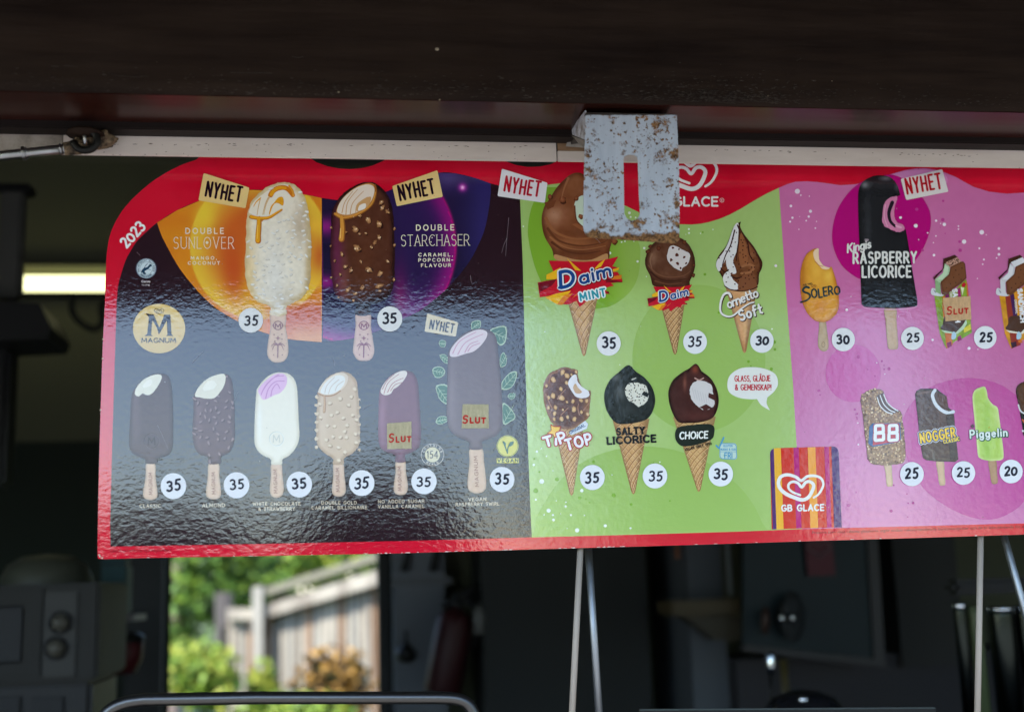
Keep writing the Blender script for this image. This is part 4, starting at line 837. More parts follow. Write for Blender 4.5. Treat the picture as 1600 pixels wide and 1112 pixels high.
# lower green row -------------------------------------------------
out = wob(sm(ZT([(190, 800), (150, 760), (105, 640), (80, 540), (70, 420), (70, 340), (110, 230), (170, 170), (260, 130), (340, 105), (420, 125), (490, 140), (498, 190), (520, 280), (560, 360), (620, 400), (660, 395), (660, 470), (650, 560), (640, 650), (625, 740), (560, 790), (420, 870), (280, 870)]), 4), .5, 8)
o = area('ice_cream_print', out, shader(out, (98, 58, 48), (150, 106, 78), 6, [(855, 600, 7, 18, (160, 120, 112), .6), (858, 640, 6, 16, (170, 130, 120), .5), (916, 640, 6, 20, (178, 130, 88), .5)], 26, 4), sign, 4, step=1.7, label='nut-covered chocolate cone with a big bite, lettered TIP TOP')
cone(o, ZI([(160, 400)])[0], ZI([(345, 400)])[0], ZI([(270, 828)])[0], 3, (206, 160, 104), (150, 92, 50), 12)
F = Flat()
for (x, y, r) in ((195, 262, 34), (290, 378, 26), (310, 170, 32), (365, 215, 34), (190, 460, 32), (135, 485, 26), (292, 485, 38), (222, 608, 28), (450, 630, 34), (440, 530, 24), (365, 540, 18), (210, 680, 26), (298, 752, 30), (372, 725, 22), (458, 750, 28), (540, 520, 24), (610, 525, 24), (545, 665, 22), (620, 690, 24), (135, 610, 22), (315, 635, 15), (205, 750, 22), (480, 165, 20), (110, 340, 22), (360, 300, 24), (420, 200, 16)):
    p = ZT([(x, y)])[0]; a = random.uniform(.6, 1.9); rr = r / 7.94 * 1.12; F.blob(p[0] + .6, p[1] + .8, rr, (66, 36, 32), ry=rr * .78, ang=a, jag=.12); F.blob(*p, rr, (232, 196, 142), (196, 146, 94), ry=rr * .74, ang=a, jag=.15, n=12)
for pts in ([(250, 500), (300, 430), (350, 380)], [(100, 440), (150, 560), (180, 620), (150, 680)], [(290, 700), (340, 650), (380, 610)], [(570, 640), (630, 560), (655, 500)], [(520, 700), (500, 620), (510, 560)], [(140, 300), (170, 200), (250, 170)]): F.stroke(ZT(pts), 1.9, (168, 116, 90), 1.2, smooth=True)
F.build('nut_pieces', o, 5)
F = Flat(); F.poly(wob(sm(ZT([(430, 215), (480, 205), (500, 290), (560, 360), (630, 400), (640, 460), (580, 490), (520, 490), (460, 460), (420, 400), (385, 340), (380, 290)]), 4), .3, 4), (232, 228, 232)); F.poly(sm(ZT([(440, 360), (470, 310), (500, 360), (550, 410), (520, 435), (470, 425)]), 3), (204, 166, 128))
F.build('bite', o, 6)
def f(F):
    rd = (178, 20, 40)
    st = ZT([(170, 828), (205, 848), (280, 850), (262, 900), (285, 930), (235, 940), (215, 975), (190, 935), (130, 925), (175, 890)])
    c = st.mean(0); F.poly((st - c) * 1.22 + c, rd); F.poly(st, (246, 200, 92)); F.poly(ZT([(385, 925), (590, 770), (628, 812), (610, 870), (420, 950)]), (220, 226, 232))
    p = ZT([(408, 935), (592, 838)]); hand(F, 'ORIGINAL', *p[0], *p[1], 4.6, 1.0, (48, 84, 130), gap=.3)
    for wdt, cc in ((7.2, rd), (4.0, (238, 234, 236))):
        p = ZT([(98, 1092), (186, 1066), (227, 1066), (284, 1050), (356, 1026), (372, 1132), (676, 1048)])
        hand(F, 'T', *p[0], *p[1], 14, wdt, cc); hand(F, 'i', *p[2], *(p[2] + [.3, 0]), 10, wdt, cc); hand(F, 'P', *p[3], *p[4], 15.5, wdt, cc)
        hand(F, 'TOP', *p[5], *p[6], 15.5, wdt, cc, gap=.33)
letters('brand_lettering', f, 7, o)
# black licorice cone
out = sm(ZI([(530, 410), (480, 350), (461, 280), (465, 220), (495, 160), (545, 115), (590, 78), (615, 82), (640, 110), (690, 145), (735, 200), (755, 270), (745, 330), (720, 375), (680, 400), (600, 415)]), 5)
o = area('ice_cream_print', out, shader(out, (40, 42, 42), (28, 30, 30), 6, [(968, 612, 8, 13, (96, 98, 98), .8), (962, 590, 8, 6, (104, 106, 106), .8), (985, 640, 20, 6, (52, 54, 54), .6)], 6, 8), sign, 4, step=1.8, label='black licorice cone lettered SALTY LICORICE')
cone(o, ZI([(508, 390)])[0], ZI([(722, 385)])[0], ZI([(628, 820)])[0], 3, (206, 158, 104), (150, 94, 54))
F = Flat(); bt = wob(sm(ZI([(580, 235), (590, 190), (625, 175), (660, 180), (700, 195), (715, 240), (708, 280), (665, 315), (640, 300), (605, 280)]), 4), .7, 9); F.poly(bt, (224, 220, 206)); F.blob(*ZI([(632, 155)])[0], 3.6, (210, 206, 196), ry=1.2, ang=-.4, jag=.5)
for (x, y) in scatter(bt, 36, 2.9, .8, 6): F.blob(x, y, 1.5, (38, 36, 36), ry=.8, ang=random.uniform(0, 3), jag=.4, n=6)
F.poly(ZI([(690, 225), (718, 240), (712, 262), (695, 255), (676, 245)]), (36, 38, 38))
F.build('bite', o, 5)
def f(F):
    p = ZI([(534, 478), (692, 470), (480, 532), (758, 518)]); c = (26, 26, 34)
    hand(F, 'SALTY', *p[0], *p[1], 9.6, 2.9, c, gap=.34, serif=.17); hand(F, 'LICORICE', *p[2], *p[3], 10.2, 3.0, c, gap=.3, serif=.16)
letters('black_lettering', f, 6, o)
# dark vegan cone
out = sm(ZI([(890, 405), (855, 350), (835, 285), (833, 220), (860, 160), (915, 115), (950, 95), (985, 68), (1005, 78), (1025, 110), (1075, 150), (1110, 210), (1123, 280), (1110, 345), (1080, 385), (1020, 405), (950, 410)]), 5)
o = area('ice_cream_print', out, shader(out, (70, 36, 34), (44, 20, 20), 7, [(1086, 577, 5, 6, (150, 68, 46), .8), (1070, 598, 2.5, 12, (150, 88, 70), .7), (1090, 650, 28, 7, (92, 48, 44), .6)], 7, 8), sign, 4, step=1.8, label='dark chocolate cone with white ice cream, lettered CHOICE')
cone(o, ZI([(858, 375)])[0], ZI([(1106, 372)])[0], ZI([(1007, 806)])[0], 3, (210, 168, 112), (160, 106, 60), 10)
F = Flat(); F.poly(wob(sm(ZI([(955, 230), (965, 190), (1000, 165), (1040, 170), (1080, 190), (1090, 240), (1100, 290), (1085, 320), (1040, 335), (1000, 310), (970, 280)]), 4), .5, 12), (214, 208, 206)); F.poly(ZI([(1065, 235), (1105, 250), (1106, 285), (1090, 275), (1062, 262)]), (74, 38, 36)); F.poly(ZI([(1010, 320), (1050, 300), (1090, 325), (1060, 330), (1045, 345), (1030, 328)]), (74, 38, 36)); F.stroke(ZI([(985, 150), (1010, 162), (1035, 150)]), 2, (190, 150, 140), smooth=True)
for k in range(7): F.stroke(ZI([(970 + k * 15, 210 + k * 6), (985 + k * 14, 270 + k * 5)]), .8, (196, 190, 190))
F.build('bite', o, 5)
lab = area('name_label', sm(ZI([(875, 450), (900, 430), (980, 420), (1060, 415), (1095, 430), (1097, 470), (1080, 505), (1000, 535), (920, 545), (885, 525), (870, 490)]), 4), (38, 44, 38), o, 5)
def f(F):
    p = ZI([(898, 502), (1058, 496)]); hand(F, 'CHOiCE', *p[0], *p[1], 10.2, 2.2, (236, 236, 230), gap=.24, shear=.08); p = ZI([(930, 572), (1082, 535)]); hand(F, 'VEGAN SINCE 1990', *p[0], *p[1], 4.2, .85, (40, 34, 34), gap=.32)
G['9'] = (.5, [_arc(.25, .74, .25, .26, 0, 360, 12) + [(.46, .3), (.36, 0)]])
G['i'] = G['i']
letters('name_lettering', f, 6, o)
o = area('diet_mark', rounded(ZI([(1128, 526), (1226, 526), (1230, 622), (1126, 616)]), 5), (200, 220, 206), sign, 3)
def f(F):
    bl = (88, 160, 196); F.stroke(list(rounded(ZI([(1130, 528), (1224, 530), (1226, 620), (1130, 616)]), 5)) + [ZI([(1130, 540)])[0]], 1.0, bl); F.stroke(ZI([(1108, 540), (1124, 556), (1152, 494)]), 2.4, bl)
    for t_, a, b, c, d, h in (('GLUTEN', 1150, 548, 1202, 547, 3), ('MJOLK & OJA', 1136, 568, 1220, 567, 3), ('FRI', 1158, 612, 1200, 612, 8)): p = ZI([(a, b), (c, d)]); hand(F, t_, *p[0], *p[1], h, .7 if h < 5 else 1.5, bl, gap=.3)
    F.stroke(ZI([(1132, 576), (1224, 576)]), .6, bl)
letters('mark_lettering', f, 4, o)

# speech bubble
o = area('speech_bubble', np.concatenate([sm(ZJ([(330, 225), (370, 190), (392, 145), (375, 90), (310, 58), (240, 50), (170, 58), (115, 95), (98, 145), (110, 195), (160, 225), (230, 236), (270, 234)]), 4, False), sm(ZJ([(270, 234), (295, 270), (345, 300)]), 4, False)[1:], sm(ZJ([(345, 300), (326, 260), (330, 225)]), 4, False)[1:-1]]), (232, 232, 226), sign, 4)
def f(F):
    p = ZJ([(142, 132), (346, 130), (144, 182), (352, 182)]); hand(F, 'GLASS, GLADJE', *p[0], *p[1], 8.4, 1.35, (196, 20, 44), gap=.24); hand(F, '& GEMENSKAP!', *p[2], *p[3], 8.4, 1.35, (196, 20, 44), gap=.24)
    q = ZJ([(292, 92), (298, 92)]); F.stroke(_arc(*(ZJ([(291, 92)])[0]), 1.2, 1.2, 0, 360, 8), .7, (196, 20, 44))
letters('bubble_lettering', f, 5, o)
# plain striped patch that carries the emblem
x0s = [1204, 1210, 1221.5, 1233.5, 1242, 1256, 1267, 1284, 1292, 1304, 1312]
stripe = [(238, 176, 46), (238, 176, 46), (208, 44, 30), (208, 44, 30), (184, 12, 116), (208, 44, 30), (240, 160, 58), (208, 44, 30), (184, 12, 116), (74, 28, 104)]
body = clip(rounded([(1203, 700), (1310, 697), (1316, 840), (1206, 840)], 10), [BOT])
def stripe_f(x, y):
    xx = x - (y - 700) * .035; c = np.tile(np.array([208., 44., 30.]), (len(x), 1))
    return c
o = area('striped_patch', body, stripe_f, sign, 3)
F = Flat()
for a, b, c in ((1203, 1209, (74, 28, 104)), (1209, 1220, (238, 176, 46)), (1240, 1248, (184, 12, 116)), (1262, 1274, (240, 160, 58)), (1288, 1295, (184, 12, 116)), (1299, 1311, (74, 28, 104))):
    F = Flat(); F.poly(clip(body, [(a, 700, 1, -.035), (b, 700, -1, .035)]), c); F.build('stripe', o, 4)
def f(F):
    heart(F, 1252, 761, 36, (234, 232, 226), .15); p = ZJ([(414, 882), (656, 878)]); hand(F, 'GB GLACE', *p[0], *p[1], 9, 2.3, (236, 234, 230), gap=.3); typ(F, 'R', 1288.6, 790, 1290.4, 790, 2.4, (236, 234, 230))
letters('brand_emblem', f, 5, o)

# pink panel ------------------------------------------------------
out = sm(ZU([(235, 778), (180, 755), (120, 690), (80, 600), (62, 480), (60, 350), (75, 260), (110, 170), (165, 120), (215, 104), (230, 120), (228, 160), (240, 220), (275, 270), (320, 295), (345, 272), (375, 350), (400, 450), (415, 560), (410, 660), (370, 730), (300, 775)]), 4)
o = area('ice_cream_print', out, shader(out, (226, 160, 56), (196, 120, 36), 7, [(1275, 420, 9, 22, (246, 196, 84), .5), (1294, 430, 8, 14, (246, 204, 92), .6), (1280, 478, 14, 14, (216, 134, 60), .6), (1255, 445, 5, 40, (170, 96, 34), .5)], 8, 7), sign, 4, step=1.8, label='orange fruit ice lolly with a bite, lettered SOLERO')
stick(o, ZU([(238, 770), (230, 850), (222, 970), (235, 1025), (275, 1048), (312, 1030), (320, 970), (305, 850), (292, 770)]), 3, c=(190, 160, 122), m=GLOSS)
F = Flat(); F.poly(wob(sm(ZU([(215, 106), (185, 130), (180, 165), (195, 210), (225, 250), (260, 290), (310, 298), (330, 285), (275, 265), (242, 220), (228, 160), (232, 118)]), 3), .4, 5), (244, 212, 176)); F.stroke(ZU([(195, 225), (215, 245), (240, 265), (270, 270)]), .9, (196, 110, 80), smooth=True); F.build('bite', o, 5)
def f(F):
    c = (26, 56, 60); q = lambda *a: ZU(list(a))
    F.stroke(q((140, 465), (110, 458), (85, 485), (100, 505), (140, 520), (150, 550), (120, 580), (65, 598)), 3.4, c, 2.6, smooth=True)
    p = q((170, 562), (425, 518)); hand(F, 'OLERO', *p[0], *p[1], 12.5, 2.5, c, gap=.26, shear=.06, jit=.06)
    heart(F, *q((185, 452))[0], 4.2, (170, 110, 50), .2); p = q((90, 448), (172, 434)); hand(F, 'SUN TIMES', *p[0], *p[1], 2.4, .5, (60, 60, 50), gap=.3)
letters('dark_lettering', f, 6, o)
F = Flat(); F.stroke(_arc(*ZU([(272, 985)])[0], 2.6, 4, 0, 360, 12), .6, (130, 98, 66)); F.build('stick_mark', o, 4)
# big black bar
out = np.concatenate([sm(ZK([(478, 770), (468, 500), (462, 320), (462, 200), (480, 150), (530, 118), (580, 112), (630, 125), (662, 165), (675, 212)]), 5, False), sm(ZK([(675, 215), (640, 225), (610, 260), (595, 310), (605, 360), (640, 395), (695, 395)]), 4, False)[1:], sm(ZK([(703, 385), (715, 450), (735, 580), (755, 700), (763, 768), (740, 782), (640, 790), (520, 785), (490, 780)]), 4, False)])
o = area('ice_cream_print', out, shader(out, (34, 35, 38), (26, 26, 28), 8, [(1352, 289, 6, 5, (150, 150, 156), .8), (1384, 279, 9, 3, (120, 122, 128), .8), (1402, 292, 4, 6, (90, 92, 98), .7), (1356, 360, 5, 60, (58, 60, 64), .7), (1385, 455, 28, 12, (50, 54, 60), .6)], 7, 8), sign, 5, step=2, label='tall black licorice ice cream bar with a pink bite')  # grey-blue spot near the foot: a reflection painted into the print colour
stick(o, ZU([(832, 655), (840, 760), (850, 900), (862, 1005), (880, 1028), (930, 1030), (956, 1010), (952, 900), (942, 760), (936, 655)]), 4, c=(196, 158, 118), m=GLOSS)
F = Flat(); F.poly(wob(sm(ZK([(655, 218), (610, 232), (590, 275), (584, 330), (595, 370), (640, 392), (665, 402), (696, 390), (690, 365), (660, 350), (645, 320), (648, 270), (660, 235)]), 4), .7, 7), (214, 130, 168)); F.stroke(ZK([(635, 250), (618, 300), (625, 345), (650, 372)]), 6, (38, 28, 40), 4, smooth=True); F.stroke(ZK([(600, 262), (594, 320), (610, 372)]), 1.2, (236, 178, 204), smooth=True); F.stroke(ZK([(655, 370), (680, 378)]), 3, (232, 168, 196)); F.build('bite', o, 6)
F = Flat(); F.stroke(ZK([(484, 782), (520, 792), (640, 796), (740, 788), (762, 774)]), 1.2, (226, 170, 206), smooth=True); F.build('rim_light', o, 4)
def f(F):
    c = (228, 226, 222); p = ZK([(434, 563), (760, 560), (480, 634), (732, 633)])
    hand(F, 'RASPBERRY', *(p[0] + [1, -1]), *(p[1] + [-1, -1]), 16.6, 3.2, c, gap=.36); hand(F, 'LICORICE', *(p[2] + [1, -1]), *(p[3] + [-1, -1]), 16.8, 3.2, c, gap=.34)
    p = ZK([(404, 505), (524, 480)]); hand(F, 'Kingis', *(p[0] + [1, 0]), *p[1], 12.5, 2.6, c, gap=.2, shear=.25)
    heart(F, *ZK([(505, 442)])[0], 3, (190, 170, 180), .24)
letters('white_lettering', f, 7, o)
# ice cream sandwiches
def sandwich(dx, green, lab):
    z = lambda pts: ZS(np.array(pts, float) + [dx, 0])
    wr = (150, 178, 52) if green else (232, 160, 36); br = (104, 62, 40)
    F = Flat()
    o = area('ice_cream_print', z([(120, 490), (215, 500), (330, 440), (430, 345), (445, 400), (455, 520), (470, 700), (484, 850), (400, 915), (330, 940), (240, 1018), (215, 970), (175, 870), (150, 700), (130, 560)]), lambda x, y: mix(wr, tuple(v * .8 for v in wr), hn(x, y, 6, 4)), sign, 4, step=3, label=lab)
    if green: strips = [([(205, 510), (250, 510), (300, 980), (240, 1015), (200, 600)], (206, 108, 48)), ([(228, 495), (262, 480), (270, 540), (232, 560)], (120, 30, 90)), ([(345, 440), (370, 425), (385, 520), (350, 520)], (160, 24, 100)), ([(375, 420), (410, 430), (395, 500)], (226, 230, 190)), ([(430, 360), (445, 400), (455, 520), (440, 520)], (206, 100, 50)), ([(385, 395), (410, 375), (430, 395), (415, 425), (390, 420)], (190, 30, 48)), ([(245, 960), (285, 945), (290, 990), (250, 1012)], (140, 30, 96)), ([(345, 905), (375, 885), (390, 930), (350, 948)], (150, 26, 100)), ([(405, 820), (470, 780), (478, 830), (410, 865)], (226, 210, 60)), ([(395, 885), (484, 845), (484, 862), (400, 915)], (130, 170, 50))]
    else: strips = [([(180, 510), (245, 505), (330, 980), (240, 1015), (200, 700)], (150, 52, 40)), ([(225, 495), (262, 485), (300, 720), (265, 760)], (70, 30, 84)), ([(268, 480), (320, 470), (345, 560), (280, 540)], (230, 150, 40)), ([(230, 960), (285, 945), (290, 990), (250, 1012)], (60, 28, 50)), ([(300, 940), (330, 925), (350, 960), (310, 960)], (206, 110, 40))]
    for pts, c in strips: F.poly(z(pts), c)
    F.poly(sm(z([(215, 720), (205, 780), (185, 830), (330, 860), (370, 820), (430, 740), (400, 700), (250, 700)]), 3), (78, 46, 30)); F.poly(z([(185, 835), (330, 862), (390, 800), (430, 735), (438, 770), (405, 830), (345, 875), (220, 862)]), (190, 214, 180) if green else (228, 220, 200))
    F.poly(sm(z([(290, 880), (310, 850), (335, 880), (325, 920), (290, 925)]), 3), (176, 204, 222))
    F.build('wrapper_print', o, 5)
    F = Flat(); p = z([(300, 445), (330, 760)])
    hand(F, 'SANDWICH', *p[0], *p[1], 6.6, 2.3, (236, 234, 236), gap=.24)
    p = z([(272, 470), (285, 600)]) if green else z([(268, 545), (282, 680)]); hand(F, 'ORIGINAL', *p[0], *p[1], 3, .8, (230, 220, 210), gap=.3); F.build('wrapper_lettering', o, 6)
    F = Flat()
    F.poly(sm(z([(90, 460), (110, 430), (170, 470), (215, 500), (180, 512), (100, 498)]), 3), (214, 214, 220)); F.poly(z([(110, 440), (150, 475), (130, 480)]), (140, 140, 150))
    F.poly(z([(112, 330), (190, 280), (205, 240), (210, 150), (320, 112), (350, 135), (345, 160), (240, 190), (215, 240), (120, 355)]), (70, 40, 30))
    F.poly(z([(130, 350), (205, 285), (225, 195), (272, 225), (270, 280), (245, 330), (180, 380), (185, 495), (135, 470)]), (172, 200, 162) if green else (206, 204, 210)); F.poly(z([(150, 352), (205, 292), (228, 215), (258, 232), (250, 300), (200, 350)]), (196, 218, 186) if green else (226, 224, 228)); F.poly(z([(130, 350), (180, 382), (186, 495), (136, 468)]), (142, 176, 128) if green else (214, 212, 216))
    F.poly(z([(232, 185), (345, 135), (382, 178), (272, 232)]), (196, 150, 130) if green else (224, 222, 226))
    if green:
        for _ in range(26): u, v = random.random(), random.random(); F.blob(*z([(240 + u * 105 + v * 30, 188 - u * 45 + v * 36)])[0], .9, (60, 36, 30), jag=.3, n=6)
    F.poly(z([(185, 370), (262, 300), (280, 225), (375, 180), (400, 175), (420, 200), (434, 335), (385, 385), (320, 430), (240, 500), (195, 495)]), (106, 64, 42)); F.poly(z([(200, 380), (275, 310), (292, 235), (400, 188), (415, 215), (422, 330), (300, 420), (225, 480)]), (120, 74, 48))
    for (a, b) in ((330, 260), (310, 330), (360, 300), (280, 390), (390, 240), (240, 430), (380, 350), (330, 380)): F.blob(*z([(a, b)])[0], .9, (60, 34, 24))
    F.build('wafer', o, 6)
    return o
sandwich(0, True, 'mint ice cream sandwich in a green wrapper under a SLUT note')
o2 = sandwich(628, False, 'vanilla ice cream sandwich in an orange wrapper cut by the right edge')
# 88
out = wob(sm(ZL([(215, 655), (145, 635), (125, 560), (110, 420), (98, 330), (92, 258), (130, 225), (175, 212), (220, 222), (225, 245), (240, 280), (275, 320), (325, 345), (335, 400), (345, 480), (352, 600), (335, 640), (280, 652)]), 5), .55, 13)
o = area('ice_cream_print', out, shader(out, (146, 106, 74), (116, 80, 54), 4, (), 54, 2.6), sign, 4, step=1.5, label='crumb-coated ice cream bar with large red and white 88')
stick(o, ZL([(228, 650), (236, 700), (243, 770), (262, 778), (278, 768), (274, 700), (268, 650)]), 3, c=(206, 172, 136), m=GLOSS)
F = Flat()
for (x, y) in scatter(out, 290, 2.5, .6, 17): F.blob(x, y, random.uniform(1.1, 1.9), random.choice([(214, 178, 132), (190, 146, 100), (226, 196, 154), (150, 104, 68), (92, 58, 40), (204, 164, 118)]), jag=.35, n=6)
F.build('crumbs', o, 5)
F = Flat(); F.poly(sm(ZL([(222, 235), (190, 250), (185, 275), (215, 330), (265, 355), (308, 342), (275, 318), (240, 280), (228, 245)]), 3), (86, 50, 40))
for pts in ([(188, 262), (205, 310), (240, 345), (275, 356)], [(205, 250), (225, 300), (260, 335), (290, 348)], [(226, 245), (245, 290), (275, 320), (308, 340)]): F.stroke(ZL(pts), 1.6, (230, 226, 226), smooth=True)
F.build('bite', o, 6)
def f(F):
    F.poly(ZL([(142, 432), (160, 412), (322, 410), (325, 505), (312, 520), (160, 548), (136, 530)]), (44, 82, 140)); F.poly(ZL([(168, 418), (316, 414), (320, 512), (162, 540)]), (190, 38, 66))
    def e8(cx, w_, c):
        for (yy, s) in ((445, 1), (489, 1.08)):
            p = ZL([(cx - 22 * s, yy - 20), (cx + 22 * s, yy - 22), (cx + 23 * s, yy + 18), (cx - 23 * s, yy + 22)]); F.stroke(list(rounded(p, 2)) + [rounded(p, 2)[0]], w_, c)
    for cx in (200, 280): e8(cx, 7.4, (170, 30, 60)); e8(cx, 4.9, (232, 232, 236))
letters('number_lettering', f, 7, o)
# brown bar
out = ZL([(452, 612), (436, 520), (420, 360), (407, 245), (415, 225), (440, 212), (500, 210), (535, 215), (560, 235), (590, 255), (600, 320), (630, 345), (640, 450), (658, 620), (640, 635), (530, 632), (470, 625)])
o = area('ice_cream_print', out, shader(out, (84, 54, 44), (56, 34, 28), 5, [(1440, 630, 4, 40, (104, 72, 60), .6), (1470, 640, 4, 20, (110, 76, 64), .5)], 8, 6), sign, 4, step=2, label='square dark brown ice cream bar lettered NOGGER')
stick(o, ZL([(530, 630), (538, 700), (548, 765), (566, 772), (582, 762), (578, 700), (572, 630)]), 3, c=(206, 170, 134), m=GLOSS)
F = Flat(); F.stroke(ZL([(522, 220), (508, 250), (525, 300), (560, 335), (600, 352), (628, 345)]), 5, (216, 220, 226), 5.5, smooth=True); F.poly(ZL([(545, 240), (590, 255), (598, 325), (560, 310), (535, 280)]), (96, 60, 48)); F.poly(ZL([(415, 236), (500, 222), (500, 232), (416, 248)]), (118, 84, 74)); F.poly(ZL([(588, 360), (632, 355), (650, 560), (656, 615), (612, 628)]), (66, 42, 36)); F.build('bite', o, 5)
def f(F):
    for wdt, c in ((7.6, (226, 226, 230)), (5.8, (38, 54, 100)), (2.8, (240, 196, 34))):
        p = ZL([(442, 525), (640, 490)]); hand(F, 'NOGGER', *(p[0] + [0, 0]), *p[1], 14.6, wdt, c, gap=.38, shear=.04, serif=.05)
    for wdt, c in ((3.6, (38, 50, 90)), (1.4, (240, 206, 60))): p = ZL([(574, 528), (664, 510)]); hand(F, 'CLASSIC', *p[0], *p[1], 5, wdt, c, gap=.36)
letters('yellow_lettering', f, 7, o)
# pear lolly
out = sm(ZL([(832, 628), (785, 615), (770, 590), (762, 500), (750, 380), (740, 270), (750, 225), (780, 205), (810, 200), (822, 225), (830, 265), (855, 300), (885, 322), (895, 380), (908, 480), (920, 590), (910, 622), (870, 628)]), 4)
o = area('ice_cream_print', out, shader(out, (176, 206, 92), (206, 222, 146), 5, [(1542, 690, 5, 60, (150, 190, 70), .7), (1556, 650, 6, 16, (206, 222, 146), .5)], 8, 6), sign, 4, step=2, label='pale green pear ice lolly with a bite')
stick(o, ZL([(832, 625), (840, 700), (850, 755), (868, 764), (886, 752), (882, 700), (876, 625)]), 3, c=(178, 138, 104), m=GLOSS)
def f(F):
    for wdt, c, dx in ((4.8, (20, 84, 60), .5), (2.5, (226, 234, 226), 0)): p = ZL([(728, 496), (940, 484)]) + dx; hand(F, 'Piggelin', *p[0], *p[1], 11.5, wdt, c, gap=.32)
    F.blob(*ZL([(742, 430)])[0], 3, (90, 50, 70)); F.stroke(ZL([(832, 440), (840, 430)]), 1, (200, 180, 60))
letters('white_lettering', f, 6, o)
# cut-off cone on the right edge
out = sm(ZX([(670, 90), (620, 115), (597, 160), (610, 250), (640, 360), (655, 470), (665, 560), (760, 560), (900, 300), (860, 120), (760, 85)]), 4)
o = area('ice_cream_print', out, shader(out, (92, 54, 30), (60, 34, 24), 5, (), 14, 4), sign, 4, step=2.5, label='dark chocolate ice cream half cut off by the right edge')
F = Flat(); F.stroke(ZX([(618, 290), (635, 340), (670, 365), (760, 380)]), 2.2, (226, 224, 224), smooth=True); F.poly(ZX([(630, 350), (670, 372), (760, 390), (760, 560), (668, 560)]), (34, 26, 26)); F.stroke(ZX([(655, 420), (668, 440)]), 2.4, (196, 90, 40)); F.disc(*ZX([(657, 517)])[0], 1.6, WH); F.build('cup_print', o, 5)

# ------------------------------------------------------------------ stickers and notes
prices = [(391.8, 500.5, 19.3, '35', 'on the orange disc'), (609, 498.3, 19.7, '35', 'at the foot of the purple disc'), (271, 759, 20.3, '35', 'right of the plain chocolate bar'), (369.6, 757.7, 20.3, '35', 'right of the almond bar'), (467.6, 756.6, 20.2, '35', 'right of the white chocolate bar'),
 (565.2, 754.3, 20.1, '35', 'right of the golden caramel bar'), (662.4, 751.6, 20.1, '35', 'right of the purple-brown bar'), (784.3, 748.8, 19.7, '35', 'under the yellow vegan mark'), (951, 536.5, 19.1, '35', 'right of the large mint cone'), (1086, 534, 18.8, '35', 'right of the speckled cone'), (1190.5, 532.5, 18.6, '30', 'right of the soft swirl cone'),
 (925.5, 745.6, 19.6, '35', 'right of the nutty cone'), (1023.4, 743.2, 19.5, '35', 'right of the licorice cone'), (1126.2, 740.2, 19.4, '35', 'right of the CHOICE cone'), (1317.6, 530.4, 18.3, '30', 'right of the orange lolly'), (1425.7, 528.6, 18.1, '25', 'right of the black bar'), (1539.4, 527.2, 17.9, '25', 'right of the green wrapper sandwich'),
 (1424.8, 740.4, 18.8, '25', 'right of the crumb-coated bar'), (1505.4, 738.6, 18.5, '25', 'right of the square brown bar'), (1579.8, 736.3, 18.4, '20', 'right of the pear lolly')]
for i, (x, y, r, tx, where) in enumerate(prices):
    o = area('price_sticker', ell(x, y, r * .985, r), lambda a, b: np.tile([228., 229., 232.], (len(a), 1)), sign, 8, PAPER, label='round white price sticker %s %s' % (tx, where))
    F = Flat(); e = -.06 + random.uniform(-.06, .06); ww = r * .98; x0 = x - ww * .5 + random.uniform(-1, 1); y0 = y + r * .36 + random.uniform(-.8, .8); jt = .08
    hand(F, tx, x0, y0, x0 + ww, y0 + ww * e, r * random.uniform(.72, .8), 3.4 if i % 3 else 2.9, (26, 28, 46), gap=random.uniform(.26, .38), shear=random.uniform(.02, .14), jit=jt)
    F.build('handwritten_price', o, 9, PAPER)
def note(z, pts, col, t0, t1, h, wd, lab, L=7, under=None):
    p = z(pts); pp = []
    for i in range(4):
        a, b = np.array(p[i]), np.array(p[(i + 1) % 4])
        for k in range(9): pp.append(a + (b - a) * k / 9 + (np.array([random.uniform(-.35, .35), random.uniform(-.35, .35)]) if k else 0))
    o = area('paper_note', pp, lambda x, y: mix(col, tuple(v * .88 for v in col), hn(x * 2.4, y * .5, 4, 6)) + (hn(x, y, 1.5, 2)[:, None] - .5) * 14, sign, L, PAPER, step=1.8, label=lab)
    F = Flat(); a, b = z([t0])[0], z([t1])[0]; d = (b - a)
    hand(F, 'S', *a, *(a + d * .19), h * 1.25, wd, (184, 30, 20), shear=.15, jit=.05); hand(F, 'LUT', *(a + d * .34), *b, h * .8, wd, (184, 30, 20), gap=.4, shear=.05, jit=.06)
    F.build('handwritten_word', o, L + 1, PAPER)
note(ZF, [(78, 608), (200, 598), (200, 733), (80, 735)], (192, 180, 146), (88, 700), (196, 696), 9.5, 2.4, 'yellowed paper note with SLUT in red over the purple-brown bar')
note(ZF, [(454, 513), (582, 513), (584, 632), (448, 632)], (190, 180, 146), (454, 606), (566, 604), 9.5, 2.6, 'yellowed paper note with SLUT in red over the leafy bar')
note(ZS, [(205, 528), (472, 508), (480, 735), (230, 752)], (212, 172, 128), (245, 685), (448, 675), 9.5, 2.3, 'tan tape note with SLUT in red over the green wrapper')
F = Flat(); r_ = random.Random(31)
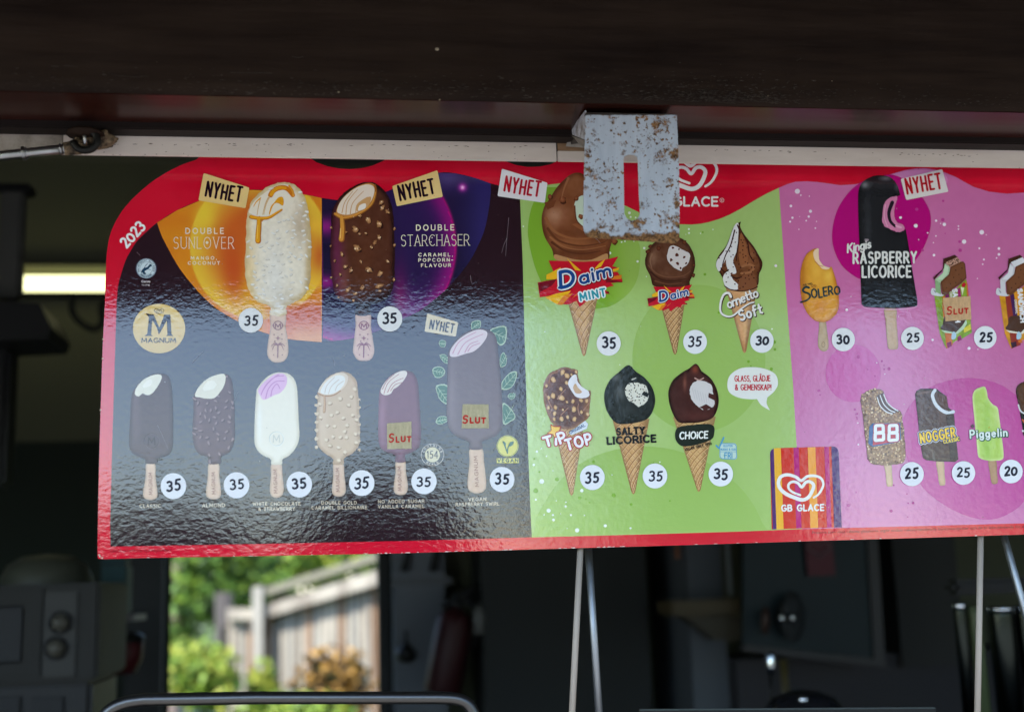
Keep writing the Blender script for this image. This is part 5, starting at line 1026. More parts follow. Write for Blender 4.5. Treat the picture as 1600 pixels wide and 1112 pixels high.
for (x0, y0, x1, y1) in ((214, 394, 219, 399), (795, 340, 790, 400), (792, 372, 784, 395), (735, 430, 738, 445), (300, 566, 318, 548), (520, 560, 523, 572), (360, 640, 372, 612), (640, 812, 668, 806), (455, 828, 470, 822), (930, 372, 938, 380), (1140, 470, 1150, 466), (1470, 480, 1490, 500), (1520, 610, 1536, 604), (700, 806, 716, 812), (246, 664, 262, 700), (566, 640, 580, 632)):
    F.stroke([(x0, y0), ((x0 + x1) / 2 + r_.uniform(-1, 1), (y0 + y1) / 2 + r_.uniform(-1, 1)), (x1, y1)], .45, (150, 140, 146), .25)
for _ in range(90): F.blob(r_.uniform(190, 1590), r_.uniform(300, 820), r_.uniform(.3, .75), r_.choice([(190, 184, 180), (90, 80, 74), (150, 140, 130)]), jag=.4, n=6)
o = F.build('scratches_and_dust', sign, 7.5, SATIN); o['kind'] = 'stuff'
settle(sign)
# ================================================================== the kiosk
def boxmesh(lo, hi, bev=0.0, name='box'):
    import bmesh
    bm = bmesh.new(); bmesh.ops.create_cube(bm, size=1)
    for v in bm.verts: v.co = Vector([(lo[i] + hi[i]) / 2 + v.co[i] * (hi[i] - lo[i]) for i in range(3)])
    if bev: bmesh.ops.bevel(bm, geom=bm.edges[:], offset=bev, segments=2, affect='EDGES', clamp_overlap=True)
    me = bpy.data.meshes.new(name); bm.to_mesh(me); bm.free(); return me
def box(name, lo, hi, m, parent=None, bev=0.0, label=None): return link(name, boxmesh(lo, hi, bev), m, parent, label)
def pbox(name, x0, y0, x1, y1, Y, depth, m, parent=None, bev=0.0, label=None):
    """box whose front face covers the photo rectangle at distance Y"""
    a, b = P(x0, y0, Y), P(x1, y1, Y); return box(name, (min(a[0], b[0]), Y, min(a[2], b[2])), (max(a[0], b[0]), Y + depth, max(a[2], b[2])), m, parent, bev, label)
def tube(name, pts, r, m, parent=None, n=12, r2=None, caps=True, label=None):
    pts = [Vector(p) for p in pts]; vs, fs = [], []; N = len(pts); up = None
    for i, p in enumerate(pts):
        d = (pts[min(i + 1, N - 1)] - pts[max(i - 1, 0)]).normalized()
        if up is None: up = Vector((0, 0, 1)) if abs(d.z) < .9 else Vector((0, 1, 0))
        s = d.cross(up).normalized(); u = s.cross(d).normalized(); up = u
        rr = r if r2 is None else r + (r2 - r) * i / (N - 1)
        if isinstance(r, (list, tuple)): rr = r[i]
        for k in range(n):
            a = 2 * math.pi * k / n; vs.append(p + s * math.cos(a) * rr + u * math.sin(a) * rr)
    for i in range(N - 1):
        for k in range(n): fs.append((i * n + k, i * n + (k + 1) % n, (i + 1) * n + (k + 1) % n, (i + 1) * n + k))
    if caps: fs.append(tuple(range(n))[::-1]); fs.append(tuple(range((N - 1) * n, N * n)))
    me = bpy.data.meshes.new(name); me.from_pydata([tuple(v) for v in vs], [], fs); me.polygons.foreach_set('use_smooth', [len(p.vertices) == 4 for p in me.polygons])
    return link(name, me, m, parent, label)
def lathe(name, c, prof, m, parent=None, n=24, label=None, axis='Z', rot=None):
    vs, fs = [], []
    for (r, h) in prof:
        for k in range(n):
            a = 2 * math.pi * k / n; v = Vector((r * math.cos(a), r * math.sin(a), h))
            if axis == 'Y': v = Vector((v.x, -v.z, v.y))
            if axis == 'X': v = Vector((v.z, v.y, v.x))
            if rot: v = rot @ v
            vs.append(v + Vector(c))
    for i in range(len(prof) - 1):
        for k in range(n): fs.append((i * n + k, i * n + (k + 1) % n, (i + 1) * n + (k + 1) % n, (i + 1) * n + k))
    me = bpy.data.meshes.new(name); me.from_pydata([tuple(v) for v in vs], [], fs); me.polygons.foreach_set('use_smooth', [True] * len(fs))
    return link(name, me, m, parent, label)
def extrude(name, outline_xz, y0, y1, m, parent=None, holes=(), label=None):
    import bmesh
    loops = [list(outline_xz)] + [list(h) for h in holes]; verts2 = []; faces_in = []
    for lp in loops:
        ar = sum(lp[i][0] * lp[(i + 1) % len(lp)][1] - lp[i][1] * lp[(i + 1) % len(lp)][0] for i in range(len(lp)))
        if ar < 0: lp.reverse()
        faces_in.append(list(range(len(verts2), len(verts2) + len(lp)))); verts2 += [Vector(p) for p in lp]
    v, e, f, ov, oe, of = delaunay_2d_cdt(verts2, [], faces_in, 0, 1e-7)
    f = [q for q, o in zip(f, of) if 0 in o and len(o) == 1]
    n = len(v); V3 = [(p.x, y0, p.y) for p in v] + [(p.x, y1, p.y) for p in v]; F3 = [tuple(q) for q in f] + [tuple(n + i for i in q[::-1]) for q in f]
    for lp in faces_in:
        k = len(lp)
        for i in range(k): a, b = lp[i], lp[(i + 1) % k]; F3.append((a, b, n + b, n + a))
    me = bpy.data.meshes.new(name); me.from_pydata(V3, [], F3)
    bm = bmesh.new(); bm.from_mesh(me); bmesh.ops.recalc_face_normals(bm, faces=bm.faces); bm.to_mesh(me); bm.free()
    return link(name, me, m, parent, label)

WOOD = mat('dark_brown_painted_wood', (.0095, .0046, .0028), .75, spec=.12, bump=.7, bscale=34, bstretch=(.16, 1, 1.5), c2=(.022, .0125, .0078), var=.14, vscale=16, bdist=.0035, bdetail=8)
GLOSSWOOD = mat('glossy_brown_paint', (.024, .0065, .0042), .26, spec=.24, bump=.35, bscale=30, bstretch=(.12, 1, 1), c2=(.034, .0105, .0075), var=.2, vscale=12, bdist=.0012)
MOULD = mat('old_brown_paint', (.010, .0055, .0045), .6, spec=.2, bump=.5, bscale=60, bstretch=(.1, 1, 1), bdist=.002)
WHITE = mat('old_white_paint', (.54, .45, .40), .6, bump=.4, bscale=120, bstretch=(.2, 1, 1), c2=(.64, .55, .50), var=.2, vscale=40, bdist=.001)
RAW = mat('bare_wood', (.18, .095, .05), .85, c2=(.34, .21, .12), var=.2, vscale=60, bstretch=(.15, 1, 1), bump=.6, bscale=150)
DARKGREY = mat('dark_grey_wall', (.055, .055, .048), .8, c2=(.07, .07, .06), var=.3, vscale=3)

zb = P(800, 223, -.034)[2]                    # underside of the lintel
yF = PZ(800, 157, zb)[1]                       # front face of the lintel
XL, XR = -2.3, 2.6
trim_top = zb + .02
# --- lintel
lint = empty('lintel_beam', ((XL + XR) / 2, yF, zb)); tag(lint, 'dark brown painted wooden beam across the top of the serving hatch', 'beam')
# front face with a worn, uneven lower arris
NX = 900; xs = np.linspace(XL, XR, NX); r_ = np.random.RandomState(3)
jag = np.interp(xs, np.linspace(XL, XR, 260), r_.rand(260) * .0016) + r_.rand(NX) * .0006
prof = [(0, .30), (0, .014), (.0015, .005), (.005, .0)]
vs, fs = [], []
for j, x in enumerate(xs):
    for (dy, dz) in prof: vs.append((x, yF + dy + (jag[j] if dz < .012 else 0), zb + dz + (jag[j] if dz < .01 else 0)))
m_ = len(prof)
for j in range(NX - 1):
    for k in range(m_ - 1): fs.append((j * m_ + k, j * m_ + k + 1, (j + 1) * m_ + k + 1, (j + 1) * m_ + k))
me = bpy.data.meshes.new('front_board'); me.from_pydata(vs, [], fs); me.polygons.foreach_set('use_smooth', [True] * len(fs)); link('front_board', me, WOOD, lint)
# underside board in two strips with an open seam
yS = PZ(560, 165, zb)[1]
box('soffit_strip', (XL, yF + .0065, zb + .0082), (XR, yS - .0008, zb + .024), GLOSSWOOD, lint, .0006)
box('soffit_strip', (XL, yS + .0006, zb + .0075), (XR, -.058, zb + .024), GLOSSWOOD, lint, .0006)
# moulding behind it
box('moulding', (XL, -.0575, zb - .0002), (XR, -.034, zb + .02), MOULD, lint, .0015)
# small nail heads and paint chips
CH = mat('pale_chips', (.32, .26, .18), .8)
import bmesh
bm = bmesh.new()
for (px, py, r) in [(683, 77, 3.2), (655, 24, 1), (562, 109, 1), (529, 144, 1.4), (245, 97, 1.3), (246, 118, 1.2), (299, 230, 1), (687, 156, 1.2), (1456, 76, 1.1), (1300, 127, 1.5), (813, 63, 1), (1200, 150, 1)]:
    q = P(px, py, yF); bmesh.ops.create_uvsphere(bm, u_segments=10, v_segments=6, radius=r * .00072, matrix=Matrix.Translation((q[0], yF + .0003, q[2])) @ Matrix.Diagonal((1, .35, .9, 1)))
me = bpy.data.meshes.new('paint_chips'); bm.to_mesh(me); bm.free(); o = link('paint_chips', me, CH, lint); o['kind'] = 'stuff'
# splintered flakes along the arris
bm = bmesh.new(); r_ = random.Random(5)
for _ in range(1500):
    c = r_.choice([r_.uniform(0, 1600), r_.gauss(1130, 60), r_.uniform(300, 1300)]); yy = np.interp(c, [0, 800, 1600], [143, 155, 171]) - abs(r_.gauss(0, 17)) - 1
    q = P(c, yy, yF - .0004); L_ = r_.uniform(.0004, .0034); h_ = r_.uniform(.00012, .00045)
    a = [bm.verts.new((q[0] + dx * L_, yF - .0004 - r_.random() * .0012, q[2] + dz * h_ + dx * L_ * r_.uniform(-.2, .2))) for dx, dz in ((-1, 0), (-.2, -1), (1, .2), (.1, 1))]; bm.faces.new(a)
for pts in ([(168, 114), (185, 119), (210, 121), (232, 120)], [(456, 89), (466, 91), (474, 89)], [(80, 104), (92, 105)], [(360, 114), (425, 115)], [(1020, 138), (1024, 148)], [(1100, 152), (1120, 160), (1150, 163)], [(1244, 96), (1252, 92)], [(100, 103), (122, 105)]):
    for i in range(len(pts) - 1):
        a_, b_ = P(*pts[i], yF - .0008), P(*pts[i + 1], yF - .0008); bm.faces.new([bm.verts.new(tuple(q)) for q in (a_, b_, b_ + [0, 0, .0006], a_ + [0, 0, .0006])])
me = bpy.data.meshes.new('splinters'); bm.to_mesh(me); bm.free(); o = link('splinters', me, mat('grey_splinters', (.05, .04, .032), .8, c2=(.026, .019, .015), var=.1, vscale=80), lint); o['kind'] = 'stuff'
settle(lint)
# --- white trim under the moulding, with a gap where the catch plate was screwed on
zt = P(800, 251, -.0335)[2]
trim = empty('white_trim', (0, -.016, zt)); tag(trim, 'narrow chipped off-white painted strip under the brown beam', 'trim')
xa, xb_ = P(870, 250, -.033)[0], P(914, 250, -.033)[0]
xd = P(98, 240, -.033)[0]; box('trim_board', (XL, -.033, zt + .0006), (xd - .0004, -.0295, zb + .004), mat('grimy_white_paint', (.17, .14, .115), .7, c2=(.34, .29, .25), var=.15, vscale=50), trim, .0008); box('trim_board', (xd, -.0335, zt), (xa, -.0295, zb + .004), WHITE, trim, .0008)
box('trim_board', (xa + .0012, -.0328, zt + .0004), (XR, -.0298, zb - .0085), WHITE, trim, .0006)
box('trim_board', (xb_, -.0338, zt + .0002), (XR, -.0329, zb + .004), WHITE, trim, .0006)
box('bare_wood', (xa + .0015, -.0325, zb - .0084), (xb_ + .03, -.0298, zb + .004), RAW, trim, .0006)
bm = bmesh.new(); r_ = random.Random(9)
for _ in range(150):
    u = r_.uniform(150, 1600)
    if 860 < u < 1065: continue
    top = r_.random() < .6; q = P(u, np.interp(u, [0, 800, 1600], [222, 227, 243]) + r_.uniform(0, 3) if top else np.interp(u, [0, 800, 1600], [245, 251, 268]) - r_.uniform(0, 14), -.034)
    L_ = r_.uniform(.0004, .003 if top else .0012); a = [bm.verts.new((q[0] + dx * L_, -.03385, q[2] + dz * .0004)) for dx, dz in ((-1, 0), (-.3, -1), (1, -.2), (.2, 1))]; bm.faces.new(a)
me = bpy.data.meshes.new('chipped_spots'); bm.to_mesh(me); bm.free(); o = link('chipped_spots', me, mat('brown_chips', (.07, .045, .035), .9), trim); o['kind'] = 'stuff'
settle(trim)

# --- rusty steel plate hanging from the beam
def rust_mat():
    m = mat('rusty_white_steel', (.5, .54, .6), .5); t = m.node_tree; b = t.nodes['Principled BSDF']
    tc = nd(t, 'ShaderNodeTexCoord')
    def noise_(s, d, r=.6, st=(1, 1, 1), off=0):
        mp = nd(t, 'ShaderNodeMapping'); mp.inputs['Scale'].default_value = st; mp.inputs['Location'].default_value = (off, off, off); t.links.new(tc.outputs['Object'], mp.inputs[0])
        n = nd(t, 'ShaderNodeTexNoise'); n.inputs['Scale'].default_value = s; n.inputs['Detail'].default_value = d; n.inputs['Roughness'].default_value = r; t.links.new(mp.outputs[0], n.inputs[0]); return n
    def ramp(src, a, b_):
        r = nd(t, 'ShaderNodeMapRange'); r.inputs['From Min'].default_value = a; r.inputs['From Max'].default_value = b_; t.links.new(src, r.inputs[0]); return r
    def mixc(f, A, B):
        x = nd(t, 'ShaderNodeMix', data_type='RGBA'); t.links.new(f, x.inputs['Factor'])
        for i, v in ((6, A), (7, B)):
            if isinstance(v, tuple): x.inputs[i].default_value = (*v, 1)
            else: t.links.new(v, x.inputs[i])
        return x.outputs[2]
    base = mixc(ramp(noise_(22, 8, .7, (1.6, 1, .35)).outputs[0], .35, .65).outputs[0], (.36, .40, .475), (.47, .51, .585))
    c2_ = nd(t, 'ShaderNodeMath', operation='MULTIPLY_ADD'); c2_.inputs[1].default_value = .34; t.links.new(noise_(26, 2, .5, off=2.2).outputs[0], c2_.inputs[0]); t.links.new(noise_(75, 6, .66, off=3.1).outputs[0], c2_.inputs[2])
    stain = ramp(c2_.outputs[0], .735, .81).outputs[0]
    cl = nd(t, 'ShaderNodeMath', operation='MULTIPLY_ADD'); cl.inputs[1].default_value = .34; t.links.new(noise_(26, 2, .5, off=2.2).outputs[0], cl.inputs[0]); t.links.new(noise_(210, 3, .6, off=.7).outputs[0], cl.inputs[2])
    sp = ramp(cl.outputs[0], .76, .81).outputs[0]
    # heavier rust along the bottom edge and on the right side
    sep = nd(t, 'ShaderNodeSeparateXYZ'); t.links.new(tc.outputs['Object'], sep.inputs[0])
    lo = nd(t, 'ShaderNodeMapRange'); lo.inputs['From Min'].default_value = .014; lo.inputs['From Max'].default_value = .001; t.links.new(sep.outputs['Z'], lo.inputs[0])
    ad = nd(t, 'ShaderNodeMath', operation='MULTIPLY_ADD'); ad.inputs[1].default_value = .5; t.links.new(lo.outputs[0], ad.inputs[0]); t.links.new(noise_(60, 4, .6, off=5).outputs[0], ad.inputs[2])
    ed_ = ramp(ad.outputs[0], .60, .70).outputs[0]
    mx = nd(t, 'ShaderNodeMath', operation='MAXIMUM'); t.links.new(stain, mx.inputs[0]); t.links.new(ed_, mx.inputs[1])
    m2 = nd(t, 'ShaderNodeMath', operation='MAXIMUM'); t.links.new(mx.outputs[0], m2.inputs[0]); t.links.new(sp, m2.inputs[1])
    rustc = mixc(ramp(noise_(200, 4, .7, off=9).outputs[0], .4, .6).outputs[0], (.06, .03, .014), (.30, .15, .06))
    t.links.new(mixc(m2.outputs[0], base, rustc), b.inputs['Base Color'])
    rr = nd(t, 'ShaderNodeMapRange'); rr.inputs['To Min'].default_value = .42; rr.inputs['To Max'].default_value = .9; t.links.new(m2.outputs[0], rr.inputs[0]); t.links.new(rr.outputs[0], b.inputs['Roughness'])
    bp = nd(t, 'ShaderNodeBump'); bp.inputs['Strength'].default_value = .8; bp.inputs['Distance'].default_value = .0008; t.links.new(m2.outputs[0], bp.inputs['Height']); t.links.new(bp.outputs[0], b.inputs['Normal'])
    return m
RUST = rust_mat()
yP = PZ(985, 176, zb)[1]
pl = empty('steel_plate', tuple(P(985, 375, yP))); tag(pl, 'rust-spotted pale steel catch plate with an upright slot hanging from the beam', 'metal plate')
def xz(pts, Y): return [(P(a, b, Y)[0], P(a, b, Y)[2]) for a, b in pts]
po = xz([(915.5, 180), (913.5, 240), (912.3, 300), (911.8, 355), (914, 363), (919, 369), (930, 371.5), (980, 374.5), (1050, 379.5), (1057, 379), (1061.3, 374), (1062, 340), (1061, 260), (1057.5, 180)], yP)
sl_ = xz([(975, 345 - 100), (978.5, 242.5), (984, 241), (991, 241.5), (996, 244.5), (997, 250), (998.5, 300), (1000.3, 333), (998, 339), (993, 343.5), (986, 344.5), (979.5, 341), (975.5, 334), (975, 300), (974.2, 250)], yP)
r_ = random.Random(4); po2 = []
for i in range(len(po)):
    a, b = po[i], po[(i + 1) % len(po)]; k = max(1, int(math.hypot(b[0] - a[0], b[1] - a[1]) / .0025))
    for j in range(k): po2.append((a[0] + (b[0] - a[0]) * j / k + r_.uniform(-.0002, .0002), a[1] + (b[1] - a[1]) * j / k + r_.uniform(-.00025, .00025)))
face = extrude('slotted_face', po2, yP, yP + .0022, RUST, None, [sl_])
face.parent = None
# object space with Z from the lower edge, so the edge rust follows the plate
zmin = min(p[1] for p in po); xm = P(985, 300, yP)[0]
for v in face.data.vertices: v.co -= Vector((xm, yP, zmin))
face.location = (xm, yP, zmin); face.parent = pl
fl = box('bent_flange', (po[0][0], yP + .0005, zb - .0026), (po[-1][0], -.02, zb - .0004), mat('shaded_flange_paint', (.022, .014, .012), .6, c2=(.06, .05, .045), var=.15, vscale=60), pl, .0005)  # dark colour carries the shade under the beam, plus brown chipped paint
# side gusset seen to the left of the plate
def prism_yz(name, pts, x0, x1, m, parent):
    """triangle plate given in photo points with their Y"""
    A = [P(a, b, y) for a, b, y in pts]; B = [q + np.array([x1 - x0, 0, 0]) for q in A]; n = len(A)
    me = bpy.data.meshes.new(name); me.from_pydata([tuple(q) for q in A + B], [], [tuple(range(n)), tuple(range(2 * n - 1, n - 1, -1))] + [(i, (i + 1) % n, n + (i + 1) % n, n + i) for i in range(n)]); return link(name, me, m, parent)
prism_yz('gusset', [(914, 173, yP + .004), (912, 218, yP + .02), (890, 209, -.045), (893, 200, -.055)], 0, .0016, mat('gusset_paint', (.62, .62, .68), .6, c2=(.2, .17, .15), var=.12, vscale=70), pl)
prism_yz('gusset', [(912, 219, yP + .02), (911, 231, -.04), (884, 229, -.0345), (889, 211, -.045)], 0, .0016, mat('gusset_primer', (.16, .14, .12), .7, c2=(.26, .23, .2), var=.2, vscale=60), pl)
settle(pl)

# --- hatch stay rod at the left with its rusty joint
STEEL = mat('zinc_steel', (.42, .42, .44), .32, 1.0, bump=.2, bscale=90, c2=(.25, .24, .23), var=.2, vscale=30)
CORR = mat('corroded_metal', (.018, .012, .008), .8, c2=(.22, .15, .09), var=.12, vscale=90, bump=1, bscale=160, bdist=.003)
rod = empty('hatch_stay', tuple(P(135, 225, -.06))); tag(rod, 'thin grey steel stay rod hooked into a corroded joint in the beam', 'rod')
YR = -.07
a = np.array(P(-60, 250, YR)); b = np.array(P(118, 231, YR + .01)); dirv = b - a
tube('rod', [a, a + dirv * .5, b], .0052, STEEL, rod, 14)
for tt, rr in ((.53, .0075), (.545, .0075), (.565, .0065), (.87, .0068), (.9, .0068)): q = a + dirv * tt; tube('collar', [q - dirv * .006, q + dirv * .006], rr, STEEL, rod, 14)
tube('fork', [P(100, 233, YR + .006), P(124, 230, YR + .008), P(136, 228, YR + .01)], [.0072, .0082, .006], CORR, rod, 12)
bl = bmesh.new(); bmesh.ops.create_icosphere(bl, subdivisions=4, radius=1)
for v in bl.verts:
    k = 1 + .28 * noise.noise(v.co * 2.3) + .12 * noise.noise(v.co * 7)
    v.co = Vector((v.co.x * .019 * k, v.co.y * .015 * k, v.co.z * .010 * k))
me = bpy.data.meshes.new('rust_lump'); bl.to_mesh(me); bl.free(); me.polygons.foreach_set('use_smooth', [True] * len(me.polygons))
o = link('rust_lump', me, CORR, rod); o.location = tuple(P(152, 218, -.05))
lathe('washer', P(134, 209, YR + .004), [(.0, .005), (.010, .005), (.019, .001), (.020, -.002), (0, -.004)], mat('dark_brown_washer', (.016, .008, .005), .7, spec=.1), rod, 24)
tube('hook', [tuple(np.array(P(134, 220, YR)) + [.0125 * math.sin(t_), -.002, .0115 * math.cos(t_)]) for t_ in np.linspace(-.4, 4.6, 18)], .0042, mat('dark_iron', (.012, .011, .010), .4, .5), rod, 10)
tube('eye_bolt', [P(128, 212, YR + .01)] + [tuple(np.array(P(133, 224, YR + .01)) + [.0095 * math.sin(t_), 0, .0095 * math.cos(t_)]) for t_ in np.linspace(0, 5.4, 16)], .0028, CORR, rod, 8)
tube('pin', [P(132, 203, YR), P(133, 226, YR)], .0022, STEEL, rod, 8)
settle(rod)

# --- awning flap over the hatch (outside the picture, its shade and reflection are in it)
fz = zb + .30
FLAP = mat('flap_boards', (.03, .02, .016), .7)
fo = extrude('serving_flap', [(XL - .3, 0), (XR + .3, 0), (XR + .3, .03), (XL - .3, .03)], 0, 1, FLAP)
me = fo.data
yE, zE = -1.12, 2.185
for v in me.vertices:
    t_ = v.co.y; v.co.y = yF + .02 + (yE - yF) * t_; v.co.z += fz + (zE - fz) * t_
tag(fo, 'dark brown hinged serving flap raised over the kiosk hatch', 'hatch flap')

# --- kiosk shell: walls, ceiling, floor
YB = 2.3
win = (255, 592)                              # window opening in the back wall, photo x
wL, wR = P(257, 1000, YB)[0], P(591, 1000, YB)[0]; wB, wT = .78, P(400, 850, YB)[2] + .10
CEIL = mat('kiosk_ceiling', (.08, .08, .072), .8)
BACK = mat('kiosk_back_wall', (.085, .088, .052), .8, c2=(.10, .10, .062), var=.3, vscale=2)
zC = P(60, 300, YB)[2] + .10
w1 = structure(box('back_wall', (XL, YB, 0), (wL, YB + .1, zC), BACK)); structure(box('back_wall', (wR, YB, 0), (XR, YB + .1, zC), BACK)); structure(box('back_wall', (wL, YB, wT), (wR, YB + .1, zC), BACK)); structure(box('back_wall', (wL, YB, 0), (wR, YB + .1, wB), BACK))
structure(box('ceiling', (XL, -.01, zC), (XR, YB + .1, zC + .08), CEIL)); structure(box('floor', (XL, 0, -.02), (XR, YB + .1, 0), DARKGREY))
structure(box('side_wall', (XL - .1, -.02, 0), (XL, YB + .1, zC), DARKGREY)); structure(box('side_wall', (XR, -.02, 0), (XR + .1, YB + .1, zC), DARKGREY))
structure(box('front_wall', (XL, -.06, 0), (XR, .02, .95), DARKGREY))
structure(box('header_wall', (XL, -.011, zb + .021), (XR, .012, zC - .001), DARKGREY))
structure(box('roof', (XL - .3, yF - .05, zC + .081), (XR + .3, YB + .4, zC + .15), FLAP))
# darker green dado on the back wall at the left
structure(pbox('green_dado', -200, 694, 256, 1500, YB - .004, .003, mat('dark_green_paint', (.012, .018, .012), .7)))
FR = mat('black_frame', (.010, .011, .011), .5)
wf = empty('window_frame', ((wL + wR) / 2, YB, wB)); tag(wf, 'black frame round the open back window onto the garden', 'window frame')
box('jamb', (wL - .10, YB - .05, wB), (wL, YB - .0045, wT), FR, wf, .002); box('jamb', (wR, YB - .05, wB), (wR + .035, YB - .001, wT), FR, wf, .002); box('window_head', (wL - .10, YB - .05, wT), (wR + .035, YB - .001, wT + .05), FR, wf, .002); box('sill', (wL - .12, YB - .09, wB - .03), (wR + .05, YB - .001, wB), FR, wf, .002)
settle(wf)
# lit tube at the left
GLOW = mat('lit_tube', (.8, .8, .7), .4, emit=((1, .98, .5), .55))
lamp = empty('strip_light', tuple(P(90, 440, YB - .1))); tag(lamp, 'lit greenish-white fluorescent strip light on the back wall left of the card', 'strip light')
pbox('diffuser', -80, 429.5, 240, 450.5, YB - .12, .05, GLOW, lamp, .008); pbox('housing', -90, 412, 250, 424, YB - .06, .059, mat('lamp_housing', (.2, .2, .12), .6), lamp, .004)
pbox('cover_lip', -90, 453.5, 250, 456, YB - .085, .084, FR, lamp, .002)
settle(lamp)

# --- things inside ------------------------------------------------
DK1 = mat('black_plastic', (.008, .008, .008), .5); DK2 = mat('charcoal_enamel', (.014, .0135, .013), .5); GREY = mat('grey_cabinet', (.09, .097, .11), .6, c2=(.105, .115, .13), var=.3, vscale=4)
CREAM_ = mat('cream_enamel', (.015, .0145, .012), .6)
def pole_thing():
    e = empty('extractor_arm', tuple(P(25, 700, 1.3))); tag(e, 'dark upright pole with a blunt black box at the far left', 'extractor')
    a_, b_ = P(23, 296, 1.3), P(20, 470, 1.3)
    box('pole', (a_[0] - .024, 1.28, b_[2]), (a_[0] + .024, 1.32, a_[2]), mat('pole_grey', (.06, .058, .05), .6), e, .006); box('pole_cap', (a_[0] - .032, 1.27, a_[2] - .012), (a_[0] + .04, 1.33, a_[2] + .006), DK1, e, .004)
    q = [P(-60, 468, 1.22), P(62, 474, 1.22), P(80, 512, 1.22), P(74, 528, 1.22), P(-60, 534, 1.22)]
    extrude('head', [(p[0], p[2]) for p in q], 1.22, 1.4, DK2, e); q2 = P(-40, 545, 1.3), P(10, 760, 1.3); box('lower_arm', (q2[0][0] - .1, 1.28, q2[1][2]), (q2[1][0], 1.36, q2[0][2]), DK1, e, .01); settle(e)
pole_thing()
e = tube('hanging_cable', [P(*p, 1.9) for p in sm([(116, 458), (112, 480), (122, 500), (146, 514), (160, 503), (158, 480), (170, 470), (190, 480)], 5, False)], .009, mat('cable', (.02, .022, .016), .6)); tag(e, 'dark looped cable hanging under the strip light', 'cable')
# microwave oven
mw = empty('microwave_oven', tuple(P(60, 1105, 1.1))); tag(mw, 'dark cream microwave oven with two round knobs at the lower left', 'microwave')
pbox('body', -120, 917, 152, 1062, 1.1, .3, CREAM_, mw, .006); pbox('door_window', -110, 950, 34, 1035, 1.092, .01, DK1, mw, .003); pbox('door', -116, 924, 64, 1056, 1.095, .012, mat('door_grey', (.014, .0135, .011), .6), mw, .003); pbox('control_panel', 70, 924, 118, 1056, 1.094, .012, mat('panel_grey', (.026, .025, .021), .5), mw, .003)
for (x, y) in ((95, 972), (88, 1012)):
    q = P(x, y, 1.094); k = lathe('knob_or_glint', q, [(0, .0), (.016, .0), (.017, .004), (.014, .016), (0, .018)], mat('knob_cream', (.06, .056, .044), .35), mw, 20, axis='Y')
    for v in k.data.vertices: pass
    lathe('knob_ring', q, [(.019, 0), (.0225, 0), (.0225, .003), (.019, .003), (.019, 0)], DK1, mw, 20, axis='Y')
settle(mw)
ct = pbox('toaster_oven', -120, 1072, 140, 1200, 1.12, .26, DK2, None, .01); tag(ct, 'dark appliance with black doors underneath the microwave', 'oven')
for i, (x0, x1) in enumerate(((-30, 28), (48, 96))): pbox('door', x0, 1090, x1, 1180, 1.112, .007, DK1, ct, .002)
q = P(72, 917, 1.22)
bw = lathe('upturned_bowl', q, [(.047 * 1.9, .0), (.088, .02), (.075, .045), (.05, .06), (0, .066)], mat('bowl_grey_green', (.045, .047, .034), .45)); tag(bw, 'upturned dull grey bowl on top of the microwave', 'bowl')
tb = empty('teal_carton', tuple(P(175, 965, 1.5))); pbox('carton', 158, 884, 196, 958, 1.5, .08, mat('teal_card', (.02, .052, .055), .6), tb, .003); pbox('flap', 158, 872, 196, 884, 1.49, .06, mat('teal_card_dark', (.014, .034, .036), .6), tb, .002); settle(tb); tag(tb, 'dark teal carton standing behind the microwave', 'carton')
sh = pbox('narrow_shelf', 150, 962, 210, 970, 1.48, .16, mat('shelf_grey', (.17, .17, .18), .5), None, .001); tag(sh, 'narrow grey shelf under the teal carton', 'shelf')
rj = empty('red_tub', tuple(P(185, 1058, 1.5))); tag(rj, 'dark red round tub under the narrow shelf', 'tub'); q = P(186, 1052, 1.52)
lathe('tub', q, [(0, 0), (.035, .0), (.05, .03), (.052, .065), (.05, .068)], mat('dark_red_plastic', (.055, .008, .010), .45), rj); lathe('lid', (q[0], q[1], q[2] + .0685), [(.054, 0), (.054, .012), (.04, .02), (0, .021)], DK1, rj); settle(rj)
# grey door panel, ladles and extinguisher right of the window
gd = empty('grey_cabinet', tuple(P(655, 1100, YB - .16))); tag(gd, 'tall grey cabinet beside the window with black utensils hung on it', 'cabinet')
pbox('side', 612, 700, 706, 1400, YB - .16, .15, GREY, gd, .004); pbox('crossbar', 612, 903, 706, 912, YB - .166, .006, mat('crossbar_grey', (.075, .078, .085), .5), gd, .001); settle(gd)
def ladle(x, y0, y1, r, lab, Y=YB - .18):
    e = empty('ladle', tuple(P(x, y1, Y))); tag(e, lab, 'ladle'); q = P(x, y1, Y)
    tube('handle', [P(x, y0, Y), q], .004, DK1, e, 8); lathe('cup', q, [(0, -.9 * r), (r * .7, -.75 * r), (r, -.1 * r), (r * .75, .35 * r), (r * .3, .75 * r), (.0, 1.2 * r)], DK1, e, 16); settle(e)
ladle(634, 985, 1019, .03, 'black ladle with a drop-shaped cup hanging low on the grey cabinet')
for (x, lab) in ((636, 'short black utensil hanging high on the grey cabinet, near the window'), (681, 'black utensil hanging high on the grey cabinet, away from the window')):
    e = tube('utensil', [P(x + 4, 850, YB - .18), P(x, 870, YB - .18), P(x - 5, 892, YB - .18)], [.007, .010, .012], DK1); tag(e, lab, 'utensil')
fe = empty('fire_extinguisher', tuple(P(705, 1078, 2.0))); tag(fe, 'dark red fire extinguisher with a black valve head, leaning beside the grey cabinet', 'fire extinguisher')
a_, b_ = np.array(P(690, 1082, 2.0)), np.array(P(714, 952, 2.0)); ax_ = b_ - a_
